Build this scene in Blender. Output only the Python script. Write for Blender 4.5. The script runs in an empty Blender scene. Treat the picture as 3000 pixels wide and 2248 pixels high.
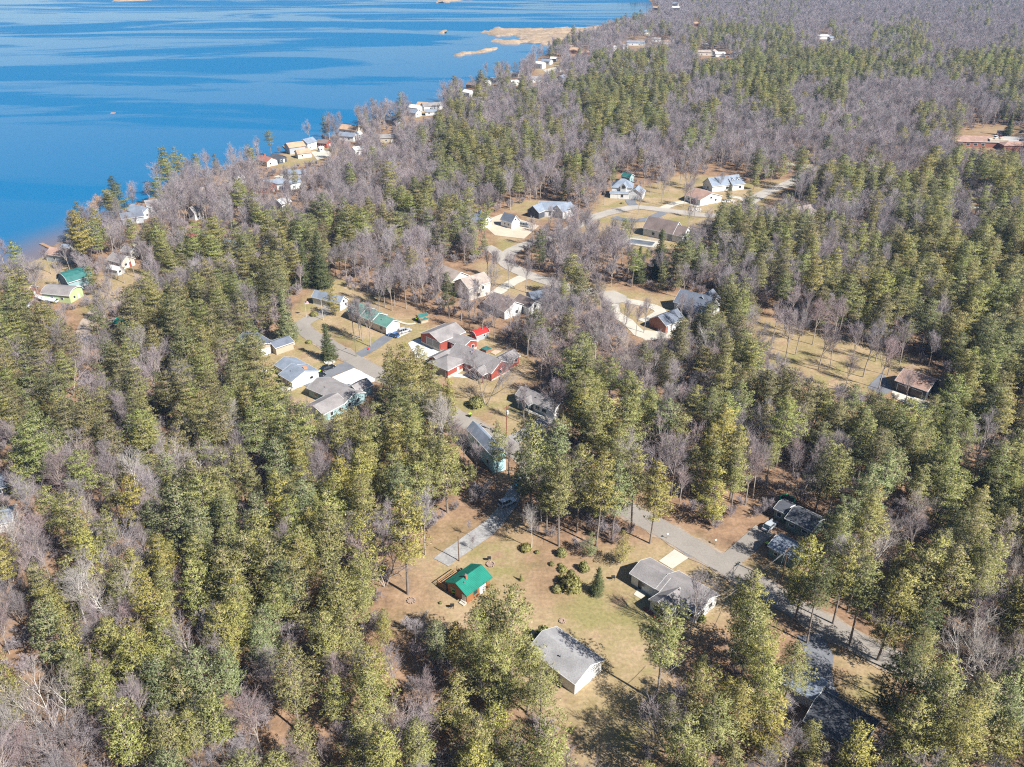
import bpy, math, random
import numpy as np
from mathutils import Vector, Matrix
R = math.radians
random.seed(7); rng = np.random.default_rng(7)
scn = bpy.context.scene
COL = scn.collection

# ------------------------------------------------------------------ camera model
F, YH, H = 2450.0, -200.0, 120.0
TH = math.atan((1124-YH)/F); S, C = math.sin(TH), math.cos(TH)
def P(px, py, z=0.0):
    u = (px-1500)/F; v = (py-1124)/F; k = (H-z)/(S+v*C)
    return (k*u, k*(C-v*S))
def PIX(X, Y, Z):
    Zr = Z-H; d = Y*C-Zr*S
    return 1500+F*X/d, 1124+F*(-Y*S-Zr*C)/d
def poly(pts, z=0.0): return [P(x, y, z) for x, y in pts]
def inpoly(x, y, pg):
    x = np.asarray(x, float); y = np.asarray(y, float); r = np.zeros(x.shape, bool); n = len(pg)
    for i in range(n):
        x1, y1 = pg[i]; x2, y2 = pg[(i+1) % n]
        if y1 == y2: continue
        c = ((y1 > y) != (y2 > y)) & (x < (x2-x1)*(y-y1)/(y2-y1)+x1)
        r ^= c
    return r

# ------------------------------------------------------------------ materials
MATS = {}
def nodes(name):
    m = bpy.data.materials.new(name); m.use_nodes = True
    nt = m.node_tree; b = nt.nodes['Principled BSDF']
    return m, nt, b
def mat(name, col, rough=0.7, var=0.12, scale=0.6, metal=0.0, spec=0.3, fine=0.08, fscale=9.0):
    """colour broken up by a broad and a fine noise"""
    if name in MATS: return MATS[name]
    m, nt, b = nodes(name); N = nt.nodes; L = nt.links
    g = N.new('ShaderNodeNewGeometry')
    n1 = N.new('ShaderNodeTexNoise'); n1.inputs['Scale'].default_value = scale; n1.inputs['Detail'].default_value = 4
    n2 = N.new('ShaderNodeTexNoise'); n2.inputs['Scale'].default_value = fscale; n2.inputs['Detail'].default_value = 3
    L.new(g.outputs['Position'], n1.inputs['Vector']); L.new(g.outputs['Position'], n2.inputs['Vector'])
    def mr(n, a):
        r = N.new('ShaderNodeMapRange'); r.inputs[1].default_value = 0.3; r.inputs[2].default_value = 0.7
        r.inputs[3].default_value = 1-a; r.inputs[4].default_value = 1+a; L.new(n.outputs['Fac'], r.inputs[0]); return r
    a1, a2 = mr(n1, var), mr(n2, fine)
    mu = N.new('ShaderNodeMath'); mu.operation = 'MULTIPLY'; L.new(a1.outputs[0], mu.inputs[0]); L.new(a2.outputs[0], mu.inputs[1])
    vm = N.new('ShaderNodeVectorMath'); vm.operation = 'SCALE'; vm.inputs[0].default_value = col[:3]; L.new(mu.outputs[0], vm.inputs['Scale'])
    L.new(vm.outputs[0], b.inputs['Base Color'])
    b.inputs['Roughness'].default_value = rough; b.inputs['Metallic'].default_value = metal
    b.inputs['Specular IOR Level'].default_value = spec
    MATS[name] = m; return m
def plain(name, col, rough=0.4, metal=0.0, spec=0.5):
    return mat(name, col, rough, 0.05, 1.5, metal, spec, 0.03)
WHITE = mat('white_siding', (.66, .66, .64), .6, .06, .8)
TRIM = mat('white_trim', (.70, .70, .68), .5, .04)
GLASS = plain('window_glass', (.02, .03, .04), .08, 0, .8)
DOORW = mat('painted_door', (.70, .70, .68), .5, .04)
CONC = mat('concrete', (.50, .46, .385), .85, .10, .25, fine=.08, fscale=4)
ASPH = mat('worn_asphalt', (.285, .255, .222), .9, .10, .12, fine=.10, fscale=3)
ASPHD = mat('driveway_asphalt', (.17, .175, .19), .9, .16, .25, fine=.12, fscale=4)
GRAVEL = mat('pale_gravel', (.52, .43, .33), .95, .10, .15, fine=.10, fscale=3)
BRICK = mat('red_brick', (.36, .13, .08), .85, .2, 3)
WOOD = mat('weathered_wood', (.36, .22, .12), .8, .2, 1.5)
POLE = mat('pole_wood', (.14, .085, .05), .85, .2, 1.5)
METAL = plain('galvanised_metal', (.45, .46, .47), .4, .6)
TYRE = plain('tyre_rubber', (.02, .02, .02), .8)
RIM = plain('wheel_rim', (.45, .45, .46), .3, .7)
LAMP = plain('headlamp_glass', (.7, .7, .68), .15, 0, .8)
TAIL = plain('tail_lamp', (.35, .01, .01), .2)
def shingle(name, col): return mat('shingles_'+name, tuple(.95*c for c in col), .85, .18, .35, spec=.2, fine=.18, fscale=5)
def siding(name, col): return mat('siding_'+name, col, .65, .08, .6, fine=.05)
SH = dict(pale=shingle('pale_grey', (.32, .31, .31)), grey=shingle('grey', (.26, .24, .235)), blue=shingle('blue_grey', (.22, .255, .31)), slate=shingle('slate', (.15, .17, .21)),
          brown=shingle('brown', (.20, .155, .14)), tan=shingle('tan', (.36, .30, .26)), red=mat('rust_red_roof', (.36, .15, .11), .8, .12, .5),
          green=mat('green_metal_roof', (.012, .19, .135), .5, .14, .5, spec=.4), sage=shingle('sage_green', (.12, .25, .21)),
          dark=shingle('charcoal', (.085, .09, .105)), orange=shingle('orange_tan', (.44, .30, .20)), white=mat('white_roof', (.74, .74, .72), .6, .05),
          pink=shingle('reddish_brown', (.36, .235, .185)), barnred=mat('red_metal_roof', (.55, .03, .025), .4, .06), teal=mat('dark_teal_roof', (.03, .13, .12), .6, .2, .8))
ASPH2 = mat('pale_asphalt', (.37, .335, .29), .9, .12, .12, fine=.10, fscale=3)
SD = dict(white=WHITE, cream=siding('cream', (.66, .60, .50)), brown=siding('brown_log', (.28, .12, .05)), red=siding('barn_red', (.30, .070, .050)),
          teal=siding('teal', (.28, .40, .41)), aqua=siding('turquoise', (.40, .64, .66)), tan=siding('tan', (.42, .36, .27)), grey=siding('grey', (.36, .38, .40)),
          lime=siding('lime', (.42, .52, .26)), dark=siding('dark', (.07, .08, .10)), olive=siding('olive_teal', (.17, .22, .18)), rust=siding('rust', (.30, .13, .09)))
GDOOR = mat('taupe_garage_door', (.24, .22, .20), .6, .05)

# ------------------------------------------------------------------ object helpers
def link(o, parent=None):
    COL.objects.link(o)
    if parent is not None: o.parent = parent
    return o
def tag(o, label=None, cat=None, group=None, kind=None):
    if label: o['label'] = label
    if cat: o['category'] = cat
    if group: o['group'] = group
    if kind: o['kind'] = kind
    return o
def empty(name, loc, rz=0.0):
    o = bpy.data.objects.new(name, None); o.location = loc; o.rotation_euler = (0, 0, rz); o.empty_display_size = .5
    return link(o)
class MB:
    def __init__(s): s.v = []; s.f = []; s.mi = []; s.m = 0
    def add(s, vs, fs):
        n = len(s.v); s.v += [tuple(v) for v in vs]; s.f += [tuple(n+i for i in f) for f in fs]; s.mi += [s.m]*len(fs)
    def box(s, c, d, rz=0.0):
        cx, cy, cz = c; x, y, z = d[0]/2, d[1]/2, d[2]/2; ca, sa = math.cos(rz), math.sin(rz)
        vs = [(cx+i*x*ca-j*y*sa, cy+i*x*sa+j*y*ca, cz+k*z) for i in (-1, 1) for j in (-1, 1) for k in (-1, 1)]
        s.add(vs, [(0, 1, 3, 2), (4, 6, 7, 5), (0, 4, 5, 1), (2, 3, 7, 6), (0, 2, 6, 4), (1, 5, 7, 3)])
    def tube(s, p0, p1, r0, r1, n=6, caps=True):
        p0 = Vector(p0); p1 = Vector(p1); d = (p1-p0); d = d.normalized() if d.length > 0 else Vector((0, 0, 1))
        a = d.orthogonal().normalized(); b = d.cross(a)
        vs = []
        for p, r in ((p0, r0), (p1, r1)):
            for i in range(n):
                t = 2*math.pi*i/n; vs.append(p+(a*math.cos(t)+b*math.sin(t))*r)
        fs = [(i, (i+1) % n, n+(i+1) % n, n+i) for i in range(n)]
        if caps: fs += [tuple(range(n-1, -1, -1)), tuple(range(n, 2*n))]
        s.add(vs, fs)
    def prism(s, prof, x0, x1, axis='x'):
        """closed profile (y,z) extruded along x"""
        n = len(prof)
        vs = [(x0, y, z) for y, z in prof]+[(x1, y, z) for y, z in prof]
        if axis == 'y': vs = [(-y, x, z) for x, y, z in vs]
        s.add(vs, [(i, (i+1) % n, n+(i+1) % n, n+i) for i in range(n)]+[tuple(range(n-1, -1, -1)), tuple(range(n, 2*n))])
    def slab(s, pts, z0, z1):
        n = len(pts)
        s.add([(x, y, z0) for x, y in pts]+[(x, y, z1) for x, y in pts],
              [(i, (i+1) % n, n+(i+1) % n, n+i) for i in range(n)]+[tuple(range(n-1, -1, -1)), tuple(range(n, 2*n))])
    def build(s, name, mats, parent=None, xf=None, smooth=False):
        me = bpy.data.meshes.new(name)
        vs = s.v if xf is None else [tuple(xf @ Vector(v)) for v in s.v]
        me.from_pydata(vs, [], s.f)
        for m in (mats if isinstance(mats, (list, tuple)) else [mats]): me.materials.append(m)
        if any(s.mi): me.polygons.foreach_set('material_index', s.mi)
        if smooth: me.polygons.foreach_set('use_smooth', [True]*len(me.polygons))
        me.update(); return link(bpy.data.objects.new(name, me), parent)
def bulk(name, V, Fq, mats, attr=None, link_it=True, tri=True):
    """mesh from numpy arrays; V (n,3), Fq (m,k)"""
    V = np.asarray(V, np.float32); Fq = np.asarray(Fq, np.int32); k = Fq.shape[1]
    me = bpy.data.meshes.new(name)
    me.vertices.add(len(V)); me.vertices.foreach_set('co', V.ravel())
    me.loops.add(Fq.size); me.loops.foreach_set('vertex_index', Fq.ravel())
    me.polygons.add(len(Fq)); me.polygons.foreach_set('loop_start', np.arange(0, Fq.size, k, dtype=np.int32))
    me.update(calc_edges=True)
    for m in (mats if isinstance(mats, (list, tuple)) else [mats]): me.materials.append(m)
    for an, av in (attr or {}).items():
        a = me.attributes.new(an, 'FLOAT', 'POINT'); a.data.foreach_set('value', np.asarray(av, np.float32))
    me.validate(); return me
def copy_tree(o, loc, rz, sc, label=None, cat=None, group=None):
    r = o.copy(); COL.objects.link(r); r.location = loc; r.rotation_euler = (0, 0, rz); r.scale = sc
    for ch in o.children:
        c = ch.copy(); COL.objects.link(c); c.parent = r
    tag(r, label, cat, group); return r

# ------------------------------------------------------------------ light, sky, camera
w = bpy.data.worlds.new('World'); scn.world = w; w.use_nodes = True
SUN_EL, SHADOW = R(42.5), R(141.6)
sky = w.node_tree.nodes.new('ShaderNodeTexSky'); sky.sky_type = 'NISHITA'; sky.sun_disc = False
sd = Vector((-math.cos(SHADOW)*math.cos(SUN_EL), -math.sin(SHADOW)*math.cos(SUN_EL), math.sin(SUN_EL)))
sky.ozone_density = 3.0; sky.dust_density = .3; sky.sun_elevation = SUN_EL; sky.sun_rotation = math.atan2(sd.x, sd.y)
bg = w.node_tree.nodes['Background']; bg.inputs['Strength'].default_value = 0.05
w.node_tree.links.new(sky.outputs[0], bg.inputs['Color'])
sun = bpy.data.lights.new('sun', 'SUN'); sun.energy = 5.0; sun.angle = R(.5); sun.color = (1, .965, .91)
so = link(bpy.data.objects.new('sun', sun)); so.rotation_euler = (-sd).to_track_quat('-Z', 'Y').to_euler()
cam = bpy.data.cameras.new('camera'); co = link(bpy.data.objects.new('camera', cam)); scn.camera = co
co.location = (0, 0, H); co.rotation_euler = (math.pi/2-TH, 0, 0)
cam.sensor_width = 36; cam.sensor_fit = 'HORIZONTAL'; cam.lens = 36*F/3000; cam.clip_end = 20000; cam.clip_start = 1
scn.view_settings.view_transform = 'Standard'; scn.view_settings.look = 'None'; scn.view_settings.exposure = 0.95
scn.cycles.max_bounces = 6; scn.cycles.diffuse_bounces = 1; scn.cycles.glossy_bounces = 2; scn.cycles.transmission_bounces = 2
scn.cycles.transparent_max_bounces = 4; scn.cycles.volume_bounces = 0; scn.cycles.use_denoising = False; scn.cycles.filter_width = 1.2; scn.cycles.caustics_reflective = False; scn.cycles.caustics_refractive = False

# ------------------------------------------------------------------ land, lake, marsh
SHORE_PX = [(-700, 1150), (-250, 940), (0, 800), (60, 768), (109, 745), (158, 722), (215, 690), (270, 668), (330, 640), (400, 590), (470, 555), (560, 522), (620, 505), (690, 488),
            (760, 468), (800, 448), (870, 428), (950, 402), (1020, 374), (1090, 348), (1170, 333), (1230, 318), (1290, 302), (1330, 280), (1370, 258), (1450, 232), (1520, 210),
            (1570, 178), (1600, 152), (1650, 132), (1700, 118), (1760, 98), (1800, 80), (1840, 74), (1880, 66), (1903, 46), (1914, 24), (1908, 2)]
shore = [P(x, y) for x, y in SHORE_PX]
shore += [(shore[-1][0]-60, 2100), (shore[-1][0]+60, 2500), (450, 3300), (300, 6000)]
LAND = shore+[(9000, 6000), (9000, -600), (-3000, -600), (shore[0][0]-900, shore[0][1]-200)]
def shore_dist(X, Y):
    d = np.full(X.shape, 1e9)
    for (x1, y1), (x2, y2) in zip(shore[:-1], shore[1:]):
        dx, dy = x2-x1, y2-y1; t = np.clip(((X-x1)*dx+(Y-y1)*dy)/(dx*dx+dy*dy), 0, 1)
        d = np.minimum(d, np.hypot(X-x1-t*dx, Y-y1-t*dy))
    return np.where(inpoly(X, Y, LAND), d, -d)
def vnoise(X, Y, s, seed):
    """value noise on numpy arrays"""
    r = np.random.default_rng(seed); T = r.random((256, 256)); x = X/s; y = Y/s
    i = np.floor(x).astype(int); j = np.floor(y).astype(int); fx = x-i; fy = y-j
    fx = fx*fx*(3-2*fx); fy = fy*fy*(3-2*fy); g = lambda a, b: T[a % 256, b % 256]
    return (g(i, j)*(1-fx)+g(i+1, j)*fx)*(1-fy)+(g(i, j+1)*(1-fx)+g(i+1, j+1)*fx)*fy
LAWNS = [
 [(1125, 1800), (1140, 1700), (1190, 1600), (1250, 1555), (1330, 1500), (1470, 1520), (1600, 1610), (1720, 1650), (1830, 1610), (1950, 1570), (2060, 1590), (2330, 1760), (2290, 1810), (2180, 1800),
  (2110, 1880), (2000, 1920), (1900, 2080), (1850, 2260), (1690, 2260), (1560, 2060), (1420, 1880), (1250, 1830)],
 [(1900, 1950), (2060, 1890), (2000, 2000), (1930, 2120), (1880, 2290), (1700, 2290), (1690, 2060)],
 [(1085, 1090), (1040, 1045), (1120, 990), (1215, 955), (1380, 975), (1450, 985), (1550, 1040), (1600, 1115), (1540, 1145), (1650, 1200), (1660, 1290), (1560, 1345), (1380, 1225), (1240, 1165)],
 [(760, 1000), (850, 930), (890, 850), (960, 820), (1120, 880), (1250, 895), (1260, 955), (1180, 1000), (1050, 1045), (900, 960), (930, 1000), (1010, 1075), (930, 1080), (1080, 1180), (1120, 1250), (1040, 1280), (850, 1240), (760, 1160)],
 [(2190, 970), (2235, 925), (2452, 985), (2678, 1060), (2770, 1095), (2640, 1090), (2540, 1150), (2407, 1150), (2200, 1045)],
 [(1755, 580), (1840, 560), (1926, 540), (2005, 510), (2085, 515), (2197, 540), (2330, 525), (2320, 560), (2240, 600), (2120, 650), (2040, 720), (1900, 740), (1790, 690), (1700, 690), (1660, 700), (1740, 610)],
 [(1430, 695), (1526, 700), (1495, 730), (1445, 724)], [(1495, 620), (1537, 592), (1590, 590), (1600, 640), (1540, 640)],
 [(1560, 830), (1640, 820), (1780, 840), (1821, 845), (1990, 865), (2010, 905), (1960, 960), (1900, 990), (1830, 960), (1760, 900)],
 [(1370, 780), (1450, 765), (1540, 815), (1600, 850), (1540, 880), (1440, 850)],
 [(60, 800), (97, 755), (140, 745), (200, 780), (230, 790), (180, 830), (110, 830)], [(270, 880), (300, 800), (340, 770), (480, 795), (520, 860), (400, 870), (330, 900), (290, 960)],
 [(2820, 398), (2905, 374), (3050, 372), (3050, 385), (2930, 395)], [(2270, 1700), (2300, 1640), (2400, 1700), (2420, 1800)], [(2400, 1860), (2640, 1990), (2620, 2120), (2560, 2110), (2420, 1960)],
 [(780, 480), (860, 440), (960, 420), (1000, 440), (900, 480), (820, 500)], [(620, 520), (700, 500), (710, 530), (640, 545)], [(1190, 330), (1290, 300), (1310, 320), (1220, 350)],
 [(1560, 200), (1640, 180), (1660, 200), (1600, 230)], [(1850, 130), (1960, 120), (1990, 140), (1880, 150)]]
xs = np.concatenate([-np.geomspace(1, 20, 60)[::-1]*300, np.arange(-298, 299, 2.0), np.geomspace(1, 30, 60)*300])
ys = np.concatenate([np.array([-600, -450, -320, -220, -150, -100, -60, -20]), np.arange(0, 520, 2.0), 520+np.cumsum(np.geomspace(2, 300, 90))])
GX, GY = np.meshgrid(xs, ys); nx, ny = len(xs), len(ys)
sdist = shore_dist(GX, GY)+(vnoise(GX, GY, 14, 3)-.5)*9*np.clip((GY-100)/200, .3, 1)
Z = np.clip(.12*sdist-.6, -4, 0)+np.where(sdist > 12, (vnoise(GX, GY, 9, 4)-.5)*.10, 0)-.06
jx = GX+(vnoise(GX, GY, 5, 5)-.5)*5+(vnoise(GX, GY, 17, 6)-.5)*9; jy = GY+(vnoise(GX, GY, 5, 7)-.5)*5+(vnoise(GX, GY, 17, 8)-.5)*9
front = (GY > 45)
px, py = PIX(jx, np.where(front, np.maximum(jy, 40), 200), 0)
lawn = np.zeros(GX.shape)
for pg in LAWNS: lawn = np.maximum(lawn, inpoly(px, py, pg).astype(float))
lawn *= front
BARE_SOIL = [[(1545, 1715), (1600, 1695), (1690, 1735), (1690, 1785), (1610, 1815), (1570, 1785)], [(1490, 1560), (1600, 1590), (1760, 1640), (1740, 1720), (1640, 1740), (1560, 1680), (1500, 1620)], [(1120, 1800), (1140, 1690), (1250, 1640), (1290, 1700), (1250, 1810)],
 [(1240, 1560), (1330, 1500), (1440, 1520), (1480, 1600), (1400, 1570), (1300, 1640)], [(1100, 875), (1260, 895), (1260, 930), (1150, 920)], [(2060, 1590), (2200, 1670), (2140, 1660), (2050, 1600)]]
for pg in BARE_SOIL: lawn = np.where(inpoly(px, py, pg), lawn*.25, lawn)
for _ in range(2): lawn = (lawn+np.roll(lawn, 1, 0)+np.roll(lawn, -1, 0)+np.roll(lawn, 1, 1)+np.roll(lawn, -1, 1))/5
ii = np.arange(nx*ny).reshape(ny, nx); Q = np.stack([ii[:-1, :-1], ii[:-1, 1:], ii[1:, 1:], ii[1:, :-1]], -1).reshape(-1, 4)
def ramp(N, L, fac, stops):
    r = N.new('ShaderNodeValToRGB'); e = r.color_ramp.elements
    while len(e) < len(stops): e.new(.5)
    for el, (p, c) in zip(e, stops): el.position = p; el.color = (*c, 1)
    L.new(fac, r.inputs[0]); return r.outputs[0]
def mixc(N, L, fac, a, b):
    m = N.new('ShaderNodeMix'); m.data_type = 'RGBA'
    L.new(fac, m.inputs[0]); L.new(a, m.inputs[6]); L.new(b, m.inputs[7]); return m.outputs[2]
def noise(N, L, vec, sc, det=5, rough=.55):
    n = N.new('ShaderNodeTexNoise'); n.inputs['Scale'].default_value = sc; n.inputs['Detail'].default_value = det; n.inputs['Roughness'].default_value = rough
    L.new(vec, n.inputs['Vector']); return n.outputs['Fac']
gm, nt, b = nodes('forest_floor_and_lawn'); N, L = nt.nodes, nt.links
g = N.new('ShaderNodeNewGeometry').outputs['Position']; at = N.new('ShaderNodeAttribute'); at.attribute_name = 'lawn'
litter = ramp(N, L, noise(N, L, g, .22, 8, .7), [(.28, (.13, .085, .055)), (.5, (.27, .17, .105)), (.72, (.38, .25, .16))])
grass = ramp(N, L, noise(N, L, g, .075, 9, .72), [(.3, (.20, .17, .070)), (.42, (.29, .222, .115)), (.56, (.37, .275, .165)), (.75, (.41, .29, .19))])
fine = N.new('ShaderNodeMapRange'); L.new(noise(N, L, g, 1.3, 6, .75), fine.inputs[0]); fine.inputs[1].default_value = .3; fine.inputs[2].default_value = .7; fine.inputs[3].default_value = .72; fine.inputs[4].default_value = 1.25
pt = N.new('ShaderNodeMapRange'); L.new(noise(N, L, g, .045, 7, .68), pt.inputs[0]); pt.inputs[1].default_value = .50; pt.inputs[2].default_value = .60
grn = N.new('ShaderNodeRGB'); grn.outputs[0].default_value = (.255, .22, .095, 1); grass = mixc(N, L, pt.outputs[0], grass, grn.outputs[0])
pt2 = N.new('ShaderNodeMapRange'); L.new(noise(N, L, g, .11, 9, .75), pt2.inputs[0]); pt2.inputs[1].default_value = .56; pt2.inputs[2].default_value = .66; pt2.inputs[4].default_value = .8
soil = N.new('ShaderNodeRGB'); soil.outputs[0].default_value = (.29, .18, .12, 1); grass = mixc(N, L, pt2.outputs[0], grass, soil.outputs[0])
cc = mixc(N, L, at.outputs['Fac'], litter, grass)
vm = N.new('ShaderNodeVectorMath'); vm.operation = 'SCALE'; L.new(cc, vm.inputs[0]); L.new(fine.outputs[0], vm.inputs['Scale'])
L.new(vm.outputs[0], b.inputs['Base Color']); b.inputs['Roughness'].default_value = .95; b.inputs['Specular IOR Level'].default_value = .1
me = bulk('ground', np.stack([GX, GY, Z], -1).reshape(-1, 3), Q, gm, {'lawn': lawn.ravel()})
me.polygons.foreach_set('use_smooth', [True]*len(me.polygons))
tag(link(bpy.data.objects.new('ground', me)), kind='structure')

# lake sheet
wx = np.concatenate([np.linspace(-9000, -1200, 14), np.arange(-1180, 1200, 12.0)]); wy = np.concatenate([np.arange(200, 2400, 12.0), np.geomspace(2420, 12000, 30)])
WX, WY = np.meshgrid(wx, wy); wd = -shore_dist(WX, WY); n2, m2 = len(wx), len(wy)
near = np.clip(1-(wd-1)/26, 0, 1)*np.clip((380-WY)/60+.6, 0, 1)*np.clip((-WX-60)/50, 0, 1)
jj = np.arange(n2*m2).reshape(m2, n2); Q2 = np.stack([jj[:-1, :-1], jj[:-1, 1:], jj[1:, 1:], jj[1:, :-1]], -1).reshape(-1, 4)
keep = (wd.ravel()[Q2] > -40).any(1); Q2 = Q2[keep]
wm, nt, b = nodes('lake_water'); N, L = nt.nodes, nt.links
g = N.new('ShaderNodeNewGeometry').outputs['Position']; at = N.new('ShaderNodeAttribute'); at.attribute_name = 'shallow'
mp = N.new('ShaderNodeMapping'); mp.inputs['Scale'].default_value = (.0022, .0075, 1); mp.inputs['Rotation'].default_value = (0, 0, R(12)); L.new(g, mp.inputs['Vector'])
st = noise(N, L, mp.outputs[0], 1.0, 11, .62); st.node.inputs['Distortion'].default_value = 1.1
ruf = N.new('ShaderNodeMapRange'); L.new(st, ruf.inputs[0]); ruf.inputs[1].default_value = .46; ruf.inputs[2].default_value = .54; ruf.inputs[3].default_value = .46; ruf.inputs[4].default_value = .08
L.new(ruf.outputs[0], b.inputs['Roughness'])
deep = N.new('ShaderNodeRGB'); deep.outputs[0].default_value = (.002, .128, .285, 1)
bed = N.new('ShaderNodeRGB'); bed.outputs[0].default_value = (.17, .13, .13, 1)
L.new(mixc(N, L, at.outputs['Fac'], deep.outputs[0], bed.outputs[0]), b.inputs['Base Color'])
b.inputs['IOR'].default_value = 1.33; b.inputs['Specular IOR Level'].default_value = .46
bp = N.new('ShaderNodeBump'); bp.inputs['Strength'].default_value = .25; bp.inputs['Distance'].default_value = .12
mp2 = N.new('ShaderNodeMapping'); mp2.inputs['Scale'].default_value = (.18, .5, 1); mp2.inputs['Rotation'].default_value = (0, 0, R(20)); L.new(g, mp2.inputs['Vector'])
L.new(noise(N, L, mp2.outputs[0], 1.0, 6, .7), bp.inputs['Height']); L.new(bp.outputs[0], b.inputs['Normal'])
me = bulk('water', np.stack([WX, WY, np.full(WX.shape, -.6)], -1).reshape(-1, 3), Q2, wm, {'shallow': near.ravel()})
tag(link(bpy.data.objects.new('water', me)), kind='structure')

# reed beds: low ragged mats of dead reed standing in the water
REED = mat('dead_reed', (.36, .265, .175), .95, .22, .03, fine=.25, fscale=.3)
def reed_bed(pxp, label, step=5.0, hgt=1.5, ragged=.35):
    pg = poly(pxp, -.6); xs_ = [p[0] for p in pg]; ys_ = [p[1] for p in pg]
    X, Y = np.meshgrid(np.arange(min(xs_)-step, max(xs_)+step, step), np.arange(min(ys_)-step, max(ys_)+step, step*1.3))
    X = X+(rng.random(X.shape)-.5)*step*.7; Y = Y+(rng.random(Y.shape)-.5)*step*.9
    ok = inpoly(X+(vnoise(X, Y, 25, 9)-.5)*24, Y+(vnoise(X, Y, 25, 10)-.5)*50, pg) & (vnoise(X, Y, 18, 11)+.25*rng.random(X.shape) > ragged)
    Zr = np.where(ok, -.2+hgt*(.5+rng.random(X.shape)), -1.6)
    k = np.arange(X.size).reshape(X.shape); q = np.stack([k[:-1, :-1], k[:-1, 1:], k[1:, 1:], k[1:, :-1]], -1).reshape(-1, 4)
    q = q[ok.ravel()[q].any(1)]
    if not len(q): return
    me = bulk('reed_bed', np.stack([X, Y, Zr], -1).reshape(-1, 3), q, REED)
    tag(link(bpy.data.objects.new('reed_bed', me)), label, 'reeds', None, 'stuff')
reed_bed([(1418, 95), (1480, 84), (1600, 86), (1700, 82), (1800, 78), (1810, 100), (1740, 112), (1690, 122), (1600, 110), (1500, 107), (1440, 104)], 'large tan reed bed reaching out from the wooded point into the lake', ragged=.22)
reed_bed([(1530, 113), (1600, 108), (1700, 122), (1690, 140), (1640, 136), (1560, 122)], 'tan reed bed beside the shore behind a narrow channel', ragged=.22)
reed_bed([(1434, 128), (1460, 121), (1560, 121), (1540, 130), (1470, 133)], 'small tan reed island in front of the large reed bed', ragged=.25)
reed_bed([(1322, 168), (1360, 158), (1440, 139), (1450, 144), (1400, 160), (1350, 171)], 'thin broken strip of reeds nearest the camera', ragged=.35)
reed_bed([(1262, 97), (1285, 89), (1305, 92), (1290, 98)], 'tiny reed island alone in dark open water', ragged=.2)
reed_bed([(1288, 8), (1330, 3), (1400, -2), (1390, -8), (1320, -5)], 'reed island at the far end of the lake near centre', ragged=.2)
reed_bed([(335, 8), (400, 3), (470, 0), (440, -6), (350, 0)], 'long faint reed island at the far left of the lake', ragged=.3)

# the air: far woods fade to blue
hm = bpy.data.materials.new('haze'); hm.use_nodes = True; hn = hm.node_tree; hn.nodes.clear(); ho_ = hn.nodes.new('ShaderNodeOutputMaterial'); pv = hn.nodes.new('ShaderNodeVolumePrincipled')
pv.inputs['Color'].default_value = (.34, .60, 1, 1); pv.inputs['Density'].default_value = .00009; pv.inputs['Anisotropy'].default_value = 0; hn.links.new(pv.outputs[0], ho_.inputs['Volume'])
hb = bpy.data.meshes.new('haze'); hb.from_pydata([(x, y, z) for x in (-9200, 9200) for y in (-700, 12500) for z in (-5.2, 128)], [], [(0, 1, 3, 2), (4, 6, 7, 5), (0, 4, 5, 1), (2, 3, 7, 6), (0, 2, 6, 4), (1, 5, 7, 3)]); hb.materials.append(hm)
tag(link(bpy.data.objects.new('haze', hb)), kind='stuff')

# ------------------------------------------------------------------ roads, drives, slabs
def ribbon(name, pxs, width, m, z=.05, closed=False, wob=.15, seg=4.0):
    pts = [Vector(P(*p)) for p in pxs]; out = []
    # smooth through the points
    for i in range(len(pts)-1):
        p0 = pts[max(i-1, 0)]; p1, p2 = pts[i], pts[i+1]; p3 = pts[min(i+2, len(pts)-1)]; n = max(2, int((p2-p1).length/seg))
        for k in range(n):
            t = k/n; out.append(.5*((2*p1)+(-p0+p2)*t+(2*p0-5*p1+4*p2-p3)*t*t+(-p0+3*p1-3*p2+p3)*t**3))
    out.append(pts[-1]); V = []; Fq = []
    for i, p in enumerate(out):
        d = (out[min(i+1, len(out)-1)]-out[max(i-1, 0)]).normalized(); n = Vector((-d.y, d.x)); wd_ = width if not callable(width) else width(i/len(out))
        for s_ in (-1, 1): V.append((*(p+n*s_*(wd_/2+random.uniform(-wob, wob))), z))
        if i: Fq.append((2*i-2, 2*i-1, 2*i+1, 2*i))
    me = bpy.data.meshes.new(name); me.from_pydata(V, [], Fq); me.materials.append(m)
    return tag(link(bpy.data.objects.new(name, me)), kind='structure')
def patch(name, pxs, m, z=.04, th=None):
    mb = MB(); pg = poly(pxs)
    if sum(pg[i][0]*pg[(i+1) % len(pg)][1]-pg[(i+1) % len(pg)][0]*pg[i][1] for i in range(len(pg))) < 0: pg = pg[::-1]
    if th: mb.slab(pg, -.05, z)
    else: mb.add([(x, y, z) for x, y in pg], [tuple(range(len(pg)))])
    return tag(mb.build(name, m), kind='structure')
m = ASPH; nt = m.node_tree; N, L = nt.nodes, nt.links; bsd = N['Principled BSDF']; src = bsd.inputs['Base Color'].links[0].from_socket
gp = N.new('ShaderNodeNewGeometry').outputs['Position']; vo = N.new('ShaderNodeTexVoronoi'); vo.feature = 'DISTANCE_TO_EDGE'; vo.inputs['Scale'].default_value = .33
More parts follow.
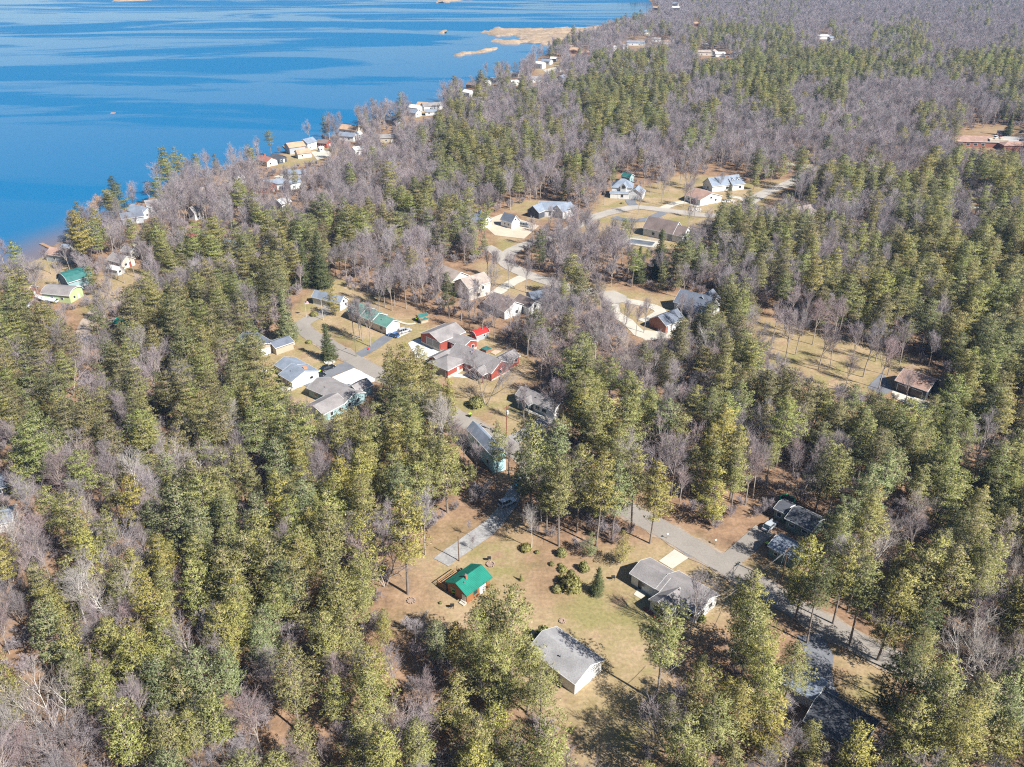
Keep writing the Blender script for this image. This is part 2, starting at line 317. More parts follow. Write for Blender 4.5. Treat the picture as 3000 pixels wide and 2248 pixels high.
wv_ = N.new('ShaderNodeVectorMath'); wv_.operation = 'ADD'; wn_ = N.new('ShaderNodeTexNoise'); wn_.inputs['Scale'].default_value = .6; wn_.inputs['Detail'].default_value = 4; L.new(gp, wn_.inputs['Vector']); ws_ = N.new('ShaderNodeVectorMath'); ws_.operation = 'SCALE'; ws_.inputs['Scale'].default_value = 4; L.new(wn_.outputs['Color'], ws_.inputs[0]); L.new(gp, wv_.inputs[0]); L.new(ws_.outputs[0], wv_.inputs[1]); L.new(wv_.outputs[0], vo.inputs['Vector'])
ck = N.new('ShaderNodeMapRange'); ck.inputs[1].default_value = 0; ck.inputs[2].default_value = .02; ck.inputs[3].default_value = .86; ck.inputs[4].default_value = 1; L.new(vo.outputs[0], ck.inputs[0])
vp = N.new('ShaderNodeTexVoronoi'); vp.inputs['Scale'].default_value = .07; L.new(gp, vp.inputs['Vector']); pk = N.new('ShaderNodeMapRange'); pk.inputs[3].default_value = .86; pk.inputs[4].default_value = 1.08; L.new(vp.outputs['Color'], pk.inputs[0])
mm = N.new('ShaderNodeMath'); mm.operation = 'MULTIPLY'; L.new(ck.outputs[0], mm.inputs[0]); L.new(pk.outputs[0], mm.inputs[1]); v2 = N.new('ShaderNodeVectorMath'); v2.operation = 'SCALE'; L.new(src, v2.inputs[0]); L.new(mm.outputs[0], v2.inputs['Scale']); L.new(v2.outputs[0], bsd.inputs['Base Color'])
SHOULDER = mat('gravel_shoulder', (.30, .235, .175), .95, .2, .3, fine=.2, fscale=2)
MAIN = [(885, 950), (900, 975), (980, 1020), (1090, 1085), (1370, 1238), (1545, 1342), (1660, 1400), (1780, 1462), (1960, 1562), (2080, 1632), (2290, 1757), (2420, 1832), (2560, 1908), (2700, 1972), (2820, 2022), (2950, 2080), (3100, 2150)]
ribbon('road_shoulder', MAIN, 7.0, SHOULDER, .03, wob=.55, seg=2.0)
ribbon('road_shoulder', [(1711, 649), (1756, 631), (1827, 613), (1870, 607), (1926, 613), (1994, 622), (2057, 630), (2120, 630), (2175, 605), (2211, 582), (2247, 563), (2292, 545), (2330, 528)], 8.0, SHOULDER, .03, wob=.5, seg=2.0)
ribbon('road', [(985, 895), (930, 925), (885, 950), (900, 975), (980, 1020), (1090, 1085), (1370, 1238), (1545, 1342), (1660, 1400), (1780, 1462), (1960, 1562), (2080, 1632), (2290, 1757), (2420, 1832), (2560, 1908), (2700, 1972), (2820, 2022), (2950, 2080), (3100, 2150)], 5.7, ASPH, .06)
ribbon('road', [(1640, 690), (1711, 649), (1756, 631), (1827, 613), (1870, 607), (1926, 613), (1994, 622), (2057, 630), (2120, 630), (2175, 605), (2211, 582), (2247, 563), (2292, 545), (2330, 528), (2352, 505), (2362, 486)], 6.4, ASPH2, .06)
ribbon('road', [(2300, 478), (2362, 486), (2430, 494), (2560, 520), (2700, 560), (2830, 600), (2960, 640)], 7, ASPH2, .065)
ribbon('road', [(1800, 868), (1730, 855), (1648, 838), (1589, 820), (1540, 803), (1503, 785), (1478, 766), (1490, 742), (1540, 718), (1640, 690)], 6.6, ASPH2, .07)
ribbon('road', [(1478, 766), (1455, 740), (1425, 722)], 5.5, ASPH2, .075)
ribbon('path', [(230, 1060), (250, 960), (290, 905), (340, 890), (420, 880)], 5, mat('gravel_lane', (.36, .29, .23), .95, .15, .2), .05)
patch('road', [(1745, 856), (1800, 852), (1835, 868), (1838, 885), (1800, 890), (1750, 876)], ASPH2, .08)
ribbon('driveway', [(1830, 880), (1870, 888), (1915, 900), (1936, 914), (1915, 930), (1880, 942)], 4.5, CONC, .05)
ribbon('driveway', [(1795, 890), (1801, 918), (1837, 942), (1864, 969), (1890, 985), (1950, 975)], 4.5, CONC, .055)
patch('driveway', [(1868, 978), (1890, 968), (1980, 975), (1975, 990), (1890, 998)], CONC, .045)
GRAVD = mat('grey_gravel_drive', (.30, .29, .28), .95, .2, .4, fine=.2, fscale=2)
ribbon('driveway', [(1292, 1648), (1350, 1603), (1420, 1556), (1470, 1505), (1505, 1450), (1535, 1390), (1560, 1350)], lambda t: 4.5-1.0*t, GRAVD, .04, wob=.3)
ribbon('driveway', [(2120, 1660), (2170, 1615), (2240, 1552)], 4.6, ASPH, .05)
ribbon('driveway', [(1040, 1065), (970, 1090), (890, 1130)], 5.5, ASPHD, .045)
patch('driveway', [(972, 1106), (1037, 1079), (1100, 1106), (1098, 1118), (1062, 1130), (1018, 1130)], mat('pale_concrete', (.62, .60, .56), .85, .05, .3), .05)
ribbon('driveway', [(1045, 1045), (1090, 1020), (1140, 985)], 4, ASPHD, .05)
patch('driveway', [(1135, 978), (1176, 959), (1203, 974), (1165, 991)], CONC, .055)
patch('driveway', [(1195, 1005), (1225, 992), (1290, 1025), (1330, 1030), (1300, 1045), (1275, 1058), (1220, 1050)], mat('pale_concrete', (.62, .60, .56), .85, .05, .3), .05)
patch('driveway', [(1262, 1088), (1308, 1072), (1345, 1098), (1395, 1095), (1400, 1104), (1360, 1108), (1300, 1100)], MATS['pale_concrete'], .045)
ribbon('driveway', [(1500, 1290), (1550, 1265), (1600, 1232), (1620, 1225)], 4.6, GRAVD, .05)
patch('driveway', [(1976, 1610), (1930, 1644), (1969, 1667.5), (2017, 1635)], CONC, .05)
patch('driveway', [(1980, 1605), (1995, 1590), (2050, 1622), (2020, 1633)], ASPHD, .045)
patch('patio', [(1856, 1742), (1873, 1721), (1896, 1741), (1878, 1756)], CONC, .05)
patch('driveway', [(1418, 648), (1470, 627), (1530, 645), (1580, 662), (1535, 700), (1450, 690), (1430, 672)], GRAVEL, .05)
ribbon('driveway', [(1545, 808), (1500, 828), (1460, 855), (1440, 862)], 5, CONC, .05)
ribbon('driveway', [(1845, 585), (1852, 598), (1865, 607)], 5, ASPHD, .05)
ribbon('driveway', [(1940, 612), (1985, 595), (2040, 592), (2080, 588)], 5, CONC, .05)
ribbon('driveway', [(1798, 636), (1845, 647), (1900, 642), (1945, 622)], 5, ASPHD, .05)
ribbon('driveway', [(2135, 577), (2165, 580), (2190, 590)], 4, CONC, .05)
patch('patio', [(2615, 1144), (2737, 1182), (2724, 1216), (2611, 1162)], mat('cream_slab', (.60, .55, .44), .9, .08, .3), .06)
patch('driveway', [(2586, 1090), (2540, 1135), (2585, 1160), (2614, 1146)], ASPHD, .05)
patch('parking_lot', [(2918, 404), (2945, 400), (3080, 402), (3080, 430), (2960, 424)], mat('parking_asphalt', (.42, .40, .38), .9, .1, .1), .05)
ribbon('driveway', [(2370, 1860), (2400, 1920), (2395, 1985), (2420, 2040)], 5, ASPHD, .045)
patch('patio', [(1437, 1034), (1458, 1021), (1473, 1026), (1450, 1040)], mat('tan_patio', (.50, .38, .28), .9, .1, .5), .12, th=1)
for pxs in ([(800, 520), (830, 508), (850, 520), (830, 535)], [(910, 445), (960, 440), (975, 455), (930, 470)], [(385, 715), (410, 690), (425, 720), (400, 735)], [(1590, 205), (1640, 195), (1655, 210), (1605, 218)], [(2020, 600), (2060, 592), (2075, 600), (2040, 608)]):
    patch('driveway', pxs, CONC, .05)

# ------------------------------------------------------------------ houses
DIRS = dict(SE=(.7, -.7), SW=(-.7, -.7), NE=(.7, .7), NW=(-.7, .7))
def B3(A, B_, Cc, eave, rise, grow=0.0, **k):
    """box from three roof corners in the photo: A-B along the ridge, B-C across"""
    a, b_, c = (Vector(P(*p, eave)) for p in (A, B_, Cc)); d = (b_-a); Lh = d.length+grow; d.normalize()
    n = Vector((-d.y, d.x)); wv = (c-b_).dot(n); ctr = b_-d*Lh/2+n*wv/2
    return dict(c=ctr, a=math.atan2(d.y, d.x), L=Lh, W=abs(wv), e=eave, r=rise, **k)
def BM(pc, ang, Lh, Wd, eave, rise, **k):
    return dict(c=Vector(P(*pc)), a=R(ang), L=Lh, W=Wd, e=eave, r=rise, **k)
def rel(b0, dx, dy, dang, Lh, Wd, eave, rise, **k):
    """box placed from another one, in that one's own axes (metres)"""
    ca, sa = math.cos(b0['a']), math.sin(b0['a'])
    return dict(c=b0['c']+Vector((dx*ca-dy*sa, dx*sa+dy*ca)), a=b0['a']+R(dang), L=Lh, W=Wd, e=eave, r=rise, **k)
HOUSES_AT = []
def house(name, label, boxes, wall, roof, openings=(), cat='house', trim=TRIM, group=None, vents=0, small=False):
    b0 = boxes[0]; root = empty(name, (b0['c'].x, b0['c'].y, 0)); tag(root, label, cat, group)
    Wm, Rm, Tm = MB(), MB(), MB()
    wmats = []
    for bi, b in enumerate(boxes):
        off = b['c']-b0['c']; xf = Matrix.Translation((off.x, off.y, 0)) @ Matrix.Rotation(b['a'], 4, 'Z'); b['xf'] = xf
        HOUSES_AT.append((b['c'].x, b['c'].y, b['a'], b['L'], b['W']))
        Lx, Wy, e, r = b['L']/2, b['W']/2, b['e'], b['r']; th = .16; ox = min(.35, Lx*.12); oy = min(.4, Wy*.14); b['wx'], b['wy'] = Lx-ox, Wy-oy
        sl = r/Wy; lo = MB(); ro = MB(); tr = MB()
        hy = e+sl*oy-th
        if b.get('hip'):
            lo.box((0, 0, hy/2-.1), (2*(Lx-ox), 2*(Wy-oy), hy+.2)); h = max(Lx-Wy, .05)
            ro.add([(-Lx, -Wy, e-th), (Lx, -Wy, e-th), (Lx, Wy, e-th), (-Lx, Wy, e-th), (-Lx, -Wy, e), (Lx, -Wy, e), (Lx, Wy, e), (-Lx, Wy, e), (-h, 0, e+r), (h, 0, e+r)],
                   [(3, 2, 1, 0), (0, 1, 5, 4), (1, 2, 6, 5), (2, 3, 7, 6), (3, 0, 4, 7), (4, 5, 9, 8), (5, 6, 9), (6, 7, 8, 9), (7, 4, 8)])
            for sy in (-1, 1): tr.box((0, sy*(Wy+.03), e-th/2-.02), (2*Lx+.1, .05, .2))
            for sx in (-1, 1): tr.box((sx*(Lx+.03), 0, e-th/2-.02), (.05, 2*Wy, .2))
        else:
            k = b.get('gam', 0)
            if k:   # gambrel or barrel section
                prof = [(-Wy, e), (-Wy*.72, e+r*.62), (-Wy*.3, e+r*.94), (0, e+r), (Wy*.3, e+r*.94), (Wy*.72, e+r*.62), (Wy, e)]
            else: prof = [(-Wy, e), (0, e+r), (Wy, e)]
            ins = [(y, z-th) for y, z in prof]
            ro.prism(prof+ins[::-1], -Lx, Lx)
            up = [(y*(1-oy/Wy), z-th+(sl*oy if not k else 0)*(1 if abs(y) > .99*Wy else 0)) for y, z in prof]
            if not b.get('open'): lo.prism([(-(Wy-oy), -.2)]+up+[(Wy-oy, -.2)], -(Lx-ox), Lx-ox)
            else:
                for sx in (-1, 1):
                    for sy in (-1, 1): lo.box((sx*(Lx-.35), sy*(Wy-.35), (e-.1)/2), (.2, .2, e-.2))
            for sy in (-1, 1): tr.box((0, sy*(Wy+.03), e-th/2), (2*Lx+.06, .06, .2))
            for sx in (-1, 1):
                for (y0, z0), (y1, z1) in zip(prof[:-1], prof[1:]):
                    x = sx*(Lx+.03); tr.add([(x-.03, y0, z0-.2), (x+.03, y0, z0-.2), (x+.03, y0, z0+.015), (x-.03, y0, z0+.015), (x-.03, y1, z1-.2), (x+.03, y1, z1-.2), (x+.03, y1, z1+.015), (x-.03, y1, z1+.015)],
                        [(0, 1, 2, 3), (7, 6, 5, 4), (0, 4, 5, 1), (1, 5, 6, 2), (2, 6, 7, 3), (3, 7, 4, 0)])
        wk = b.get('wall', wall); rk = b.get('roof', roof)
        for src, dst, key, store in ((lo, Wm, wk, 'w'), (ro, Rm, rk, 'r'), (tr, Tm, None, 't')):
            dst.m = 0
            lst = wmats if store == 'w' else None
            if store == 'w':
                mm = SD[key]
                if mm not in wmats: wmats.append(mm)
                dst.m = wmats.index(mm)
            if store == 'r':
                rm = SH[key]; root_r = root.get('_r'); 
                if rm not in RM: RM.append(rm)
                dst.m = RM.index(rm)
            dst.add([tuple(xf @ Vector(v)) for v in src.v], src.f)
    Wm.build('wall', wmats, root); roofo = Rm.build('roof', list(RM), root); RM.clear()
    if not small: Tm.build('fascia', trim, root)
    for o in openings:
        bi, side, kind, t, z, ww, hh = o[:7]; b = boxes[bi]; xf = b['xf']; dv = Vector(DIRS[side])
        best = max((((1, 0), (0, 1)), ((-1, 0), (0, -1)), ((0, 1), (-1, 0)), ((0, -1), (1, 0))), key=lambda q: (Matrix.Rotation(b['a'], 2) @ Vector(q[0])).dot(dv))
        nrm, tan = Vector(best[0]), Vector(best[1]); half = b['wx'] if abs(nrm.x) > .5 else b['wy']; along = b['wy'] if abs(nrm.x) > .5 else b['wx']
        p = nrm*half+tan*(t*along); rz = math.atan2(nrm.y, nrm.x)
        f = xf @ Matrix.Translation((p.x, p.y, z)) @ Matrix.Rotation(rz, 4, 'Z')
        mb = MB()
        if kind == 'window':
            mb.box((.03, 0, 0), (.06, ww+.24, hh+.24)); wo = mb.build('window', trim, root, f)
            m2 = MB(); m2.box((.045, 0, 0), (.05, ww, hh)); m2.build('pane', GLASS, wo, f)
        elif kind == 'door':
            mb.box((.035, 0, 0), (.07, ww, hh)); d_ = mb.build('door', o[7] if len(o) > 7 else DOORW, root, f)
            m2 = MB(); m2.box((.09, ww*.36, 0), (.05, .1, .1)); m2.build('handle', METAL, d_, f)
        elif kind == 'garage_door':
            mb.box((.02, 0, 0), (.04, ww+.3, hh+.16)); go = mb.build('garage_door', trim, root, f)
            m2 = MB()
            for q in range(4): m2.box((.04, 0, -hh/2+hh*(q+.5)/4-.08), (.05, ww, hh/4-.03))
            m2.build('door_panel', o[7] if len(o) > 7 else GDOOR, go, f)
    b = boxes[0]
    for q in range(vents):
        mb = MB(); x = (q-(vents-1)/2)*b['L']*.5/max(1, vents)+random.uniform(-.6, .6); y = b['W']*.22*(-1 if q % 2 == 0 else 1)
        z = b['e']+b['r']*(1-abs(y)/(b['W']/2)); mb.tube((x, y, z-.15), (x, y, z+.5), .09, .09, 8); mb.tube((x, y, z+.5), (x, y, z+.6), .15, .12, 8)
        mb.build('roof_vent', METAL, roofo, b['xf'])
    return root
RM = []
def addpart(root, name, mb, m, b=None, parent=None):
    return mb.build(name, m, parent or root, None if b is None else b['xf'])
def chimney(root, b, x, y, m=BRICK, h=.9, s=.7, cap=True):
    z = b['e']+b['r']*(1-abs(y)/(b['W']/2)); mb = MB(); mb.box((x, y, z+h/2-.4), (s, s, h+.8))
    roof = [c for c in root.children if c.name.startswith('roof')][0]
    c = addpart(root, 'chimney', mb, m, b, roof)
    return c
def posts(root, b, pts, h, name='porch_post', r=.09, m=TRIM):
    for x, y in pts:
        mb = MB(); mb.box((x, y, h/2), (2*r, 2*r, h)); addpart(root, name, mb, m, b)

# ranch house by the road, foreground right
FL, FR, BLp, BRp = (1843.8, 1680.0), (2041.7, 1801.0), (1904.9, 1631.4), (2108.4, 1742.2)
rb2 = B3(FL, FR, BRp, 2.8, 1.5); rb2['L'] *= .60; dd = Vector((math.cos(rb2['a']), math.sin(rb2['a'])))
fr = Vector(P(*FR, 2.8)); nn = Vector((-dd.y, dd.x)); rb2['c'] = fr-dd*rb2['L']/2+nn*rb2['W']/2
full = (Vector(P(*FR, 2.8))-Vector(P(*FL, 2.8))).length
rb1 = dict(c=fr-dd*(full-(full-rb2['L']+1.0)/2)+nn*3.55, a=rb2['a'], L=full-rb2['L']+1.0, W=7.1, e=2.8, r=1.35)
rb3 = B3((1989.7, 1770.5), (1951.3, 1795.4), (1897.0, 1758.1), 2.75, 1.25); 
rb3['L'] += 2.6; d3 = Vector((math.cos(rb3['a']), math.sin(rb3['a']))); rb3['c'] -= d3*1.3
rh = house('ranch_house', 'long white ranch house with grey shingle roof and a front wing, beside the road', [rb2, rb1, rb3], 'white', 'grey',
      [(1, 'SW', 'window', -.1, 1.5, .8, .8), (1, 'SW', 'door', -.35, 1.0, .9, 2.0, plain('dark_door', (.05, .05, .06))), (0, 'SE', 'window', -.4, 1.5, 1.2, 1.1), (0, 'SE', 'window', .4, 1.5, 1.2, 1.1),
       (0, 'SW', 'window', .75, 1.5, 1.4, 1.0), (1, 'NE', 'garage_door', -.2, 1.1, 4.9, 2.1)]+[(2, 'SW', 'window', t, 1.55, .8, 1.3) for t in (-.36, -.06, .24, .54)], vents=2)
mb = MB(); mb.tube((.2, 1.2, 3.4), (.2, 1.2, 4.5), .16, .16, 8); mb.tube((.2, 1.2, 4.5), (.2, 1.2, 4.75), .3, .25, 8); addpart(rh, 'flue', mb, METAL, rb3)
mb = MB(); mb.box((rb3['wx']+.5, 0, .05), (1.0, rb3['W']+1.5, .12)); addpart(rh, 'mulch_bed', mb, mat('red_mulch', (.25, .075, .05), .95, .2, 2), rb3)
for q in (-1, 1):
    mb = MB(); mb.tube((rb3['wx']+.08, q*(rb3['wy']-.1), .1), (rb3['wx']+.08, q*(rb3['wy']-.1), 2.7), .06, .06, 6); mb.tube((rb3['wx']+.08, q*(rb3['wy']-.1), .1), (rb3['wx']+1.0, q*(rb3['wy']-.1), .06), .06, .06, 6)
    addpart(rh, 'downspout', mb, TRIM, rb3)

# cabin with the green metal roof
gb = B3((1304.3, 1704.9), (1380.0, 1651.8), (1437.7, 1694.7), 2.6, 1.55)
ch = house('log_cabin', 'brown log cabin with bright green metal roof and wooden deck', [gb], 'brown', 'green',
      [(0, 'SE', 'door', .35, 1.05, 1.8, 2.1), (0, 'SE', 'window', -.25, 1.5, 1.0, 1.0), (0, 'SW', 'window', -.45, 1.5, 1.1, .9), (0, 'SW', 'door', .7, 1.0, .9, 2.0)], trim=SH['green'])
for c in ch.children:
    if c.name.startswith('roof'):
        mb = MB()
        for q in range(26):
            x = -gb['L']/2+gb['L']*(q+.5)/26
            for sy in (-1, 1): mb.add([(x-.03, sy*gb['W']/2, 2.605), (x+.03, sy*gb['W']/2, 2.605), (x+.03, 0, 4.155), (x-.03, 0, 4.155), (x, sy*gb['W']/2, 2.65), (x, 0, 4.2)], [(0, 1, 4), (0, 4, 5, 3), (1, 2, 5, 4), (2, 3, 5)])
        addpart(ch, 'standing_seam', mb, SH['green'], gb, c)
chimney(ch, gb, -1.2, -.35, BRICK, .8, .55)
mb = MB(); mb.tube((-1.2, -.35, 4.6), (-1.2, -.35, 5.0), .2, .17, 8); addpart(ch, 'chimney_cap', mb, METAL, gb, [c for r_ in ch.children for c in r_.children if c.name.startswith('chimney')][0])
mb = MB(); mb.tube((-2.2, -1.0, 3.4), (-2.2, -1.0, 4.1), .1, .1, 8); addpart(ch, 'roof_vent', mb, METAL, gb, [c for c in ch.children if c.name.startswith('roof')][0])
yb = gb['W']/2; mb = MB()
for q in range(12): mb.box((-.9+0, yb+.15+q*.2, .45), (5.6, .185, .06))
mb.box((-.9, yb+1.25, .2), (5.4, 2.2, .3)); addpart(ch, 'deck', mb, WOOD, gb)
mb = MB()
for x0, y0, x1, y1 in ((-3.7, yb+2.5, 1.9, yb+2.5), (-3.7, yb+.1, -3.7, yb+2.5), (1.9, yb+.1, 1.9, yb+2.5), (-3.2, yb+1.5, .9, yb+1.5)):
    n_ = max(2, int(math.hypot(x1-x0, y1-y0)/.35))
    for q in range(n_+1): mb.box((x0+(x1-x0)*q/n_, y0+(y1-y0)*q/n_, .95), (.06, .06, .95))
    mb.box(((x0+x1)/2, (y0+y1)/2, 1.45), (abs(x1-x0)+.16, abs(y1-y0)+.16, .09)); mb.box(((x0+x1)/2, (y0+y1)/2, .8), (abs(x1-x0)+.08, abs(y1-y0)+.08, .06))
addpart(ch, 'deck_railing', mb, WOOD, gb)
mb = MB(); mb.box((-gb['L']/2-.1, -2.0, .12), (1.0, 1.4, .24)); mb.box((-gb['L']/2+.2, -2.0, .3), (.5, 1.4, .3)); addpart(ch, 'doorstep', mb, CONC, gb)

# garage at the bottom
gg = B3((1635.7, 1838.4), (1771.4, 1933.4), (1686.6, 2008.1), 3.0, 1.7, grow=.4)
house('garage', 'large grey-roofed garage with white gable end, shaded by a lone pine', [gg], 'white', 'pale', [(0, 'SW', 'window', .3, 1.5, 1, .7), (0, 'SW', 'window', -.3, 1.5, 1, .7), (0, 'NE', 'window', -.2, 1.5, 1, .7)], cat='garage', vents=1)

# dark roofed house at the bottom right
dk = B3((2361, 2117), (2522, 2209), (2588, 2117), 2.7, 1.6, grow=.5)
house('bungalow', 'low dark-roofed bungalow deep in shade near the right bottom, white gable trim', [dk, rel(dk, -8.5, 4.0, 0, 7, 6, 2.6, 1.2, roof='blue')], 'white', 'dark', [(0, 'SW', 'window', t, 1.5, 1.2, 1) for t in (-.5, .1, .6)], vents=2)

# two dull green buildings across the road
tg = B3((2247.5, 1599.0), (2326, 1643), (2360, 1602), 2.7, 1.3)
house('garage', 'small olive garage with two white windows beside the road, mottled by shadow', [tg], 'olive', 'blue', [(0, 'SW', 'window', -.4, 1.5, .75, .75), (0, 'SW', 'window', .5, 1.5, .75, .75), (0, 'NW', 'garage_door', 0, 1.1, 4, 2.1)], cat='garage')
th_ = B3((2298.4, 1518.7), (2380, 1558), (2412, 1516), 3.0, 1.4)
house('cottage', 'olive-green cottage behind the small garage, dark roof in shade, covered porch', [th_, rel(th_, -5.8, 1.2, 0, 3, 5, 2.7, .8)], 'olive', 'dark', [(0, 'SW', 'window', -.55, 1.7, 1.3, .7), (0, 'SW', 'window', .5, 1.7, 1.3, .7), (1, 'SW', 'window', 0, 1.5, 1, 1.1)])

# turquoise two-storey house by the road
tq = B3((1385, 1277), (1444.7, 1341.1), (1482, 1324.1), 5.0, 1.9, grow=4)
house('two_storey_house', 'two-storey turquoise house with blue-grey roof among pines beside the road', [tq], 'aqua', 'blue', [(0, 'SW', 'window', .55, 1.6, 1, 1.2), (0, 'SW', 'window', .1, 3.9, 1, 1), (0, 'SW', 'window', -.4, 1.6, 1, 1.2), (0, 'SE', 'window', 0, 3.9, 1, 1.1)])

# white house in the central clearing
w7 = B3((1508.7, 1156.7), (1622, 1208), (1652, 1184), 2.8, 1.7)
w7b = rel(w7, -4.6, -w7['W']/2-.4, 90, 3.4, 4.4, 2.75, 1.1)
h7 = house('bungalow', 'white bungalow with grey roof and gabled porch, half in pine shadow above the road', [w7, rel(w7, -2.6, -w7['W']/2+.4, 90, 4.6, 4.6, 2.7, 1.2, open=True)], 'white', 'grey',
      [(0, 'SW', 'window', .15, 1.5, 1.4, 1.1), (0, 'SW', 'window', .5, 1.5, 1.4, 1.1), (0, 'SW', 'door', -.15, 1.05, 1, 2.1, plain('dark_door', (.05, .05, .06))), (0, 'SW', 'window', -.75, 1.5, 1, 1)], vents=1)
mb = MB(); mb.box((0, -w7['W']/2-.6, .1), (w7['L']*.7, 1.6, .22)); addpart(h7, 'walkway', mb, CONC, w7)

# red barn-garage, its annexe, the red house
bn = B3((1221.5, 980.3), (1289.3, 1004), (1365.1, 972.4), 3.7, 2.0)
a_ = Vector(P(1221.5, 980.3, 3.7)); b_ = Vector(P(1289.3, 1004, 3.7)); c_ = Vector(P(1365.1, 972.4, 3.7)); dv = (c_-b_).normalized(); wv = (b_-a_).dot(Vector((dv.y, -dv.x)))
bn = dict(c=b_+dv*(c_-b_).length/2-Vector((dv.y, -dv.x))*abs(wv)/2, a=math.atan2(dv.y, dv.x), L=(c_-b_).length, W=abs(wv), e=3.7, r=1.9)
an = rel(bn, 1.4, -bn['W']/2-2.2, 90, 9.0, 7.0, 2.9, 1.35)
rbn = house('red_barn_garage', 'big red garage barn with grey roof and two tall taupe overhead doors', [bn, an], 'red', 'grey',
      [(0, 'SW', 'garage_door', -.12, 1.75, 3.0, 3.3), (0, 'SW', 'garage_door', .58, 1.75, 3.0, 3.3), (1, 'SE', 'window', -.4, 1.6, 1.1, 1.1), (1, 'SE', 'window', .4, 1.6, 1.1, 1.1), (1, 'SW', 'door', -.2, 1.0, 1, 2)], cat='barn')
mb = MB(); mb.box((-bn['wx']-.02, 0, .45), (.1, bn['W']*.96, .9)); addpart(rbn, 'stone_base', mb, mat('stone_veneer', (.50, .44, .36), .9, .2, 2.5), bn)
mb = MB(); mb.box((an['wx']*-1-.03, 0, .45), (.08, an['W']*.86, .9)); addpart(rbn, 'stone_base', mb, MATS['stone_veneer'], an)
posts(rbn, bn, [(-bn['L']/2+.4, bn['W']/2-.3), (0, bn['W']/2-.3)], 3.6, 'carport_post', .09, WOOD)
# red house
b_ = Vector(P(1439.7, 1094.9, 2.9)); c_ = Vector(P(1498.1, 1063.3, 2.9)); wv = (c_-b_); W_ = wv.length; wv.normalize(); dv = Vector((-wv.y, wv.x))
rm = dict(c=(b_+c_)/2+dv*9.5, a=math.atan2(-dv.y, -dv.x), L=19.0, W=W_, e=2.9, r=2.6)
rw = rel(rm, -6.2, -W_/2-2.6, 90, 9.0, 8.6, 2.9, 1.9, hip=True)
rw2 = rel(rm, -10.2, -W_/2-1.0, 90, 7.5, 6.0, 2.7, 1.4)
sr = rel(rm, 5.6, W_/2+2.2, 90, 7.5, 5.4, 2.7, 1.5)
pr = rel(rm, 5.3, -W_/2-.6, 90, 3.6, 5.6, 2.7, 1.3, open=True)
rr = house('red_house', 'red house with grey gabled roofs, garage wing and sunroom beside the big red barn', [rm, rw, rw2, sr, pr], 'red', 'grey',
      [(0, 'SE', 'window', .0, 1.7, .9, 1.3), (1, 'SW', 'garage_door', .1, 1.1, 5.4, 2.1), (2, 'SW', 'garage_door', -.2, 1.1, 3.0, 2.1), (1, 'SE', 'door', .1, 1.05, 1.0, 2.0),
       (3, 'SE', 'window', -.55, 1.7, 1.2, 1.3), (3, 'SE', 'window', .0, 1.7, 1.2, 1.3), (3, 'SE', 'window', .55, 1.7, 1.2, 1.3), (3, 'SW', 'window', .3, 1.7, 1.2, 1.3), (0, 'SW', 'window', .75, 1.5, 1.2, 1.3), (0, 'SW', 'door', .5, 1.05, 1, 2.1)])
mb = MB(); mb.box((0, rw['wy']*-1-.02, .4), (rw['L']*.94, .08, .8)); mb.box((rm['wx']*0, 0, .1), (.1, .1, .1)); addpart(rr, 'stone_base', mb, MATS['stone_veneer'], rw)
mb = MB(); mb.box((rm['wx']+.02, 0, .25), (.08, rm['W']*.92, .5)); addpart(rr, 'stone_base', mb, MATS['concrete'], rm)
# red-roofed gambrel shed
rs = dict(c=Vector(P(1405, 990)), a=R(43), L=6.0, W=3.6, e=1.9, r=1.4, gam=1)
house('garden_shed', 'little white barn shed with bright red gambrel roof and red door', [rs], 'grey', 'barnred', [(0, 'SW', 'door', 0, .95, 1.5, 1.8, SH['barnred']), (0, 'SE', 'window', .3, 1.2, .6, .6)], cat='shed')

# green-roofed long house: three stepped sections
g3 = B3((1099.9, 947.3), (1132.0, 960.2), (1175.0, 942.4), 2.8, 1.7)
g3['L'] += 2.5; d3 = Vector((math.cos(g3['a']), math.sin(g3['a']))); g3['c'] -= d3*1.2
g2 = rel(g3, -g3['L']/2-3.0, .3, 0, 7.0, g3['W']+.6, 3.0, 1.9); g1 = rel(g3, -g3['L']/2-9.2, .5, 0, 7.0, g3['W']+1.0, 3.2, 2.0)
house('long_house', 'long cream house with stepped green roof sections behind bare trees', [g3, g2, g1], 'cream', 'sage',
      [(0, 'SE', 'door', .45, 1.05, 1, 2.1), (0, 'SE', 'garage_door', -.3, 1.1, 4.6, 2.1, DOORW), (1, 'SW', 'window', 0, 1.5, 1.6, 1.2), (2, 'SW', 'window', -.4, 1.5, 1.4, 1.1), (2, 'SW', 'window', .4, 1.5, 1.4, 1.1), (0, 'SW', 'window', .2, 1.5, 1.2, 1.0)], vents=1)
# blue-grey roofed house
bh = B3((911.1, 870.5), (995.9, 890.8), (1023.0, 877.2), 2.8, 2.0)
house('house', 'white house with plain blue-grey roof at the end of the street, yellow-green pine in front', [bh], 'white', 'blue', [(0, 'SE', 'window', 0, 3.0, .9, .9), (0, 'SE', 'window', .4, 1.5, 1, 1), (0, 'SW', 'window', .2, 1.5, 1.2, 1), (0, 'SW', 'door', -.2, 1.0, 1, 2)])
# coop
cp = dict(c=Vector(P(1237, 938)), a=R(36), L=3.8, W=2.8, e=1.7, r=.8)
house('chicken_coop', 'small wooden coop with dark teal roof at the end of a curved footpath', [cp, rel(cp, -.4, -1.9, 0, 3.2, 1.4, 1.1, .3)], 'tan', 'teal', [(0, 'SE', 'window', .2, 1.0, .7, .5), (0, 'SW', 'door', 0, .85, .8, 1.6)], cat='shed', trim=WOOD)
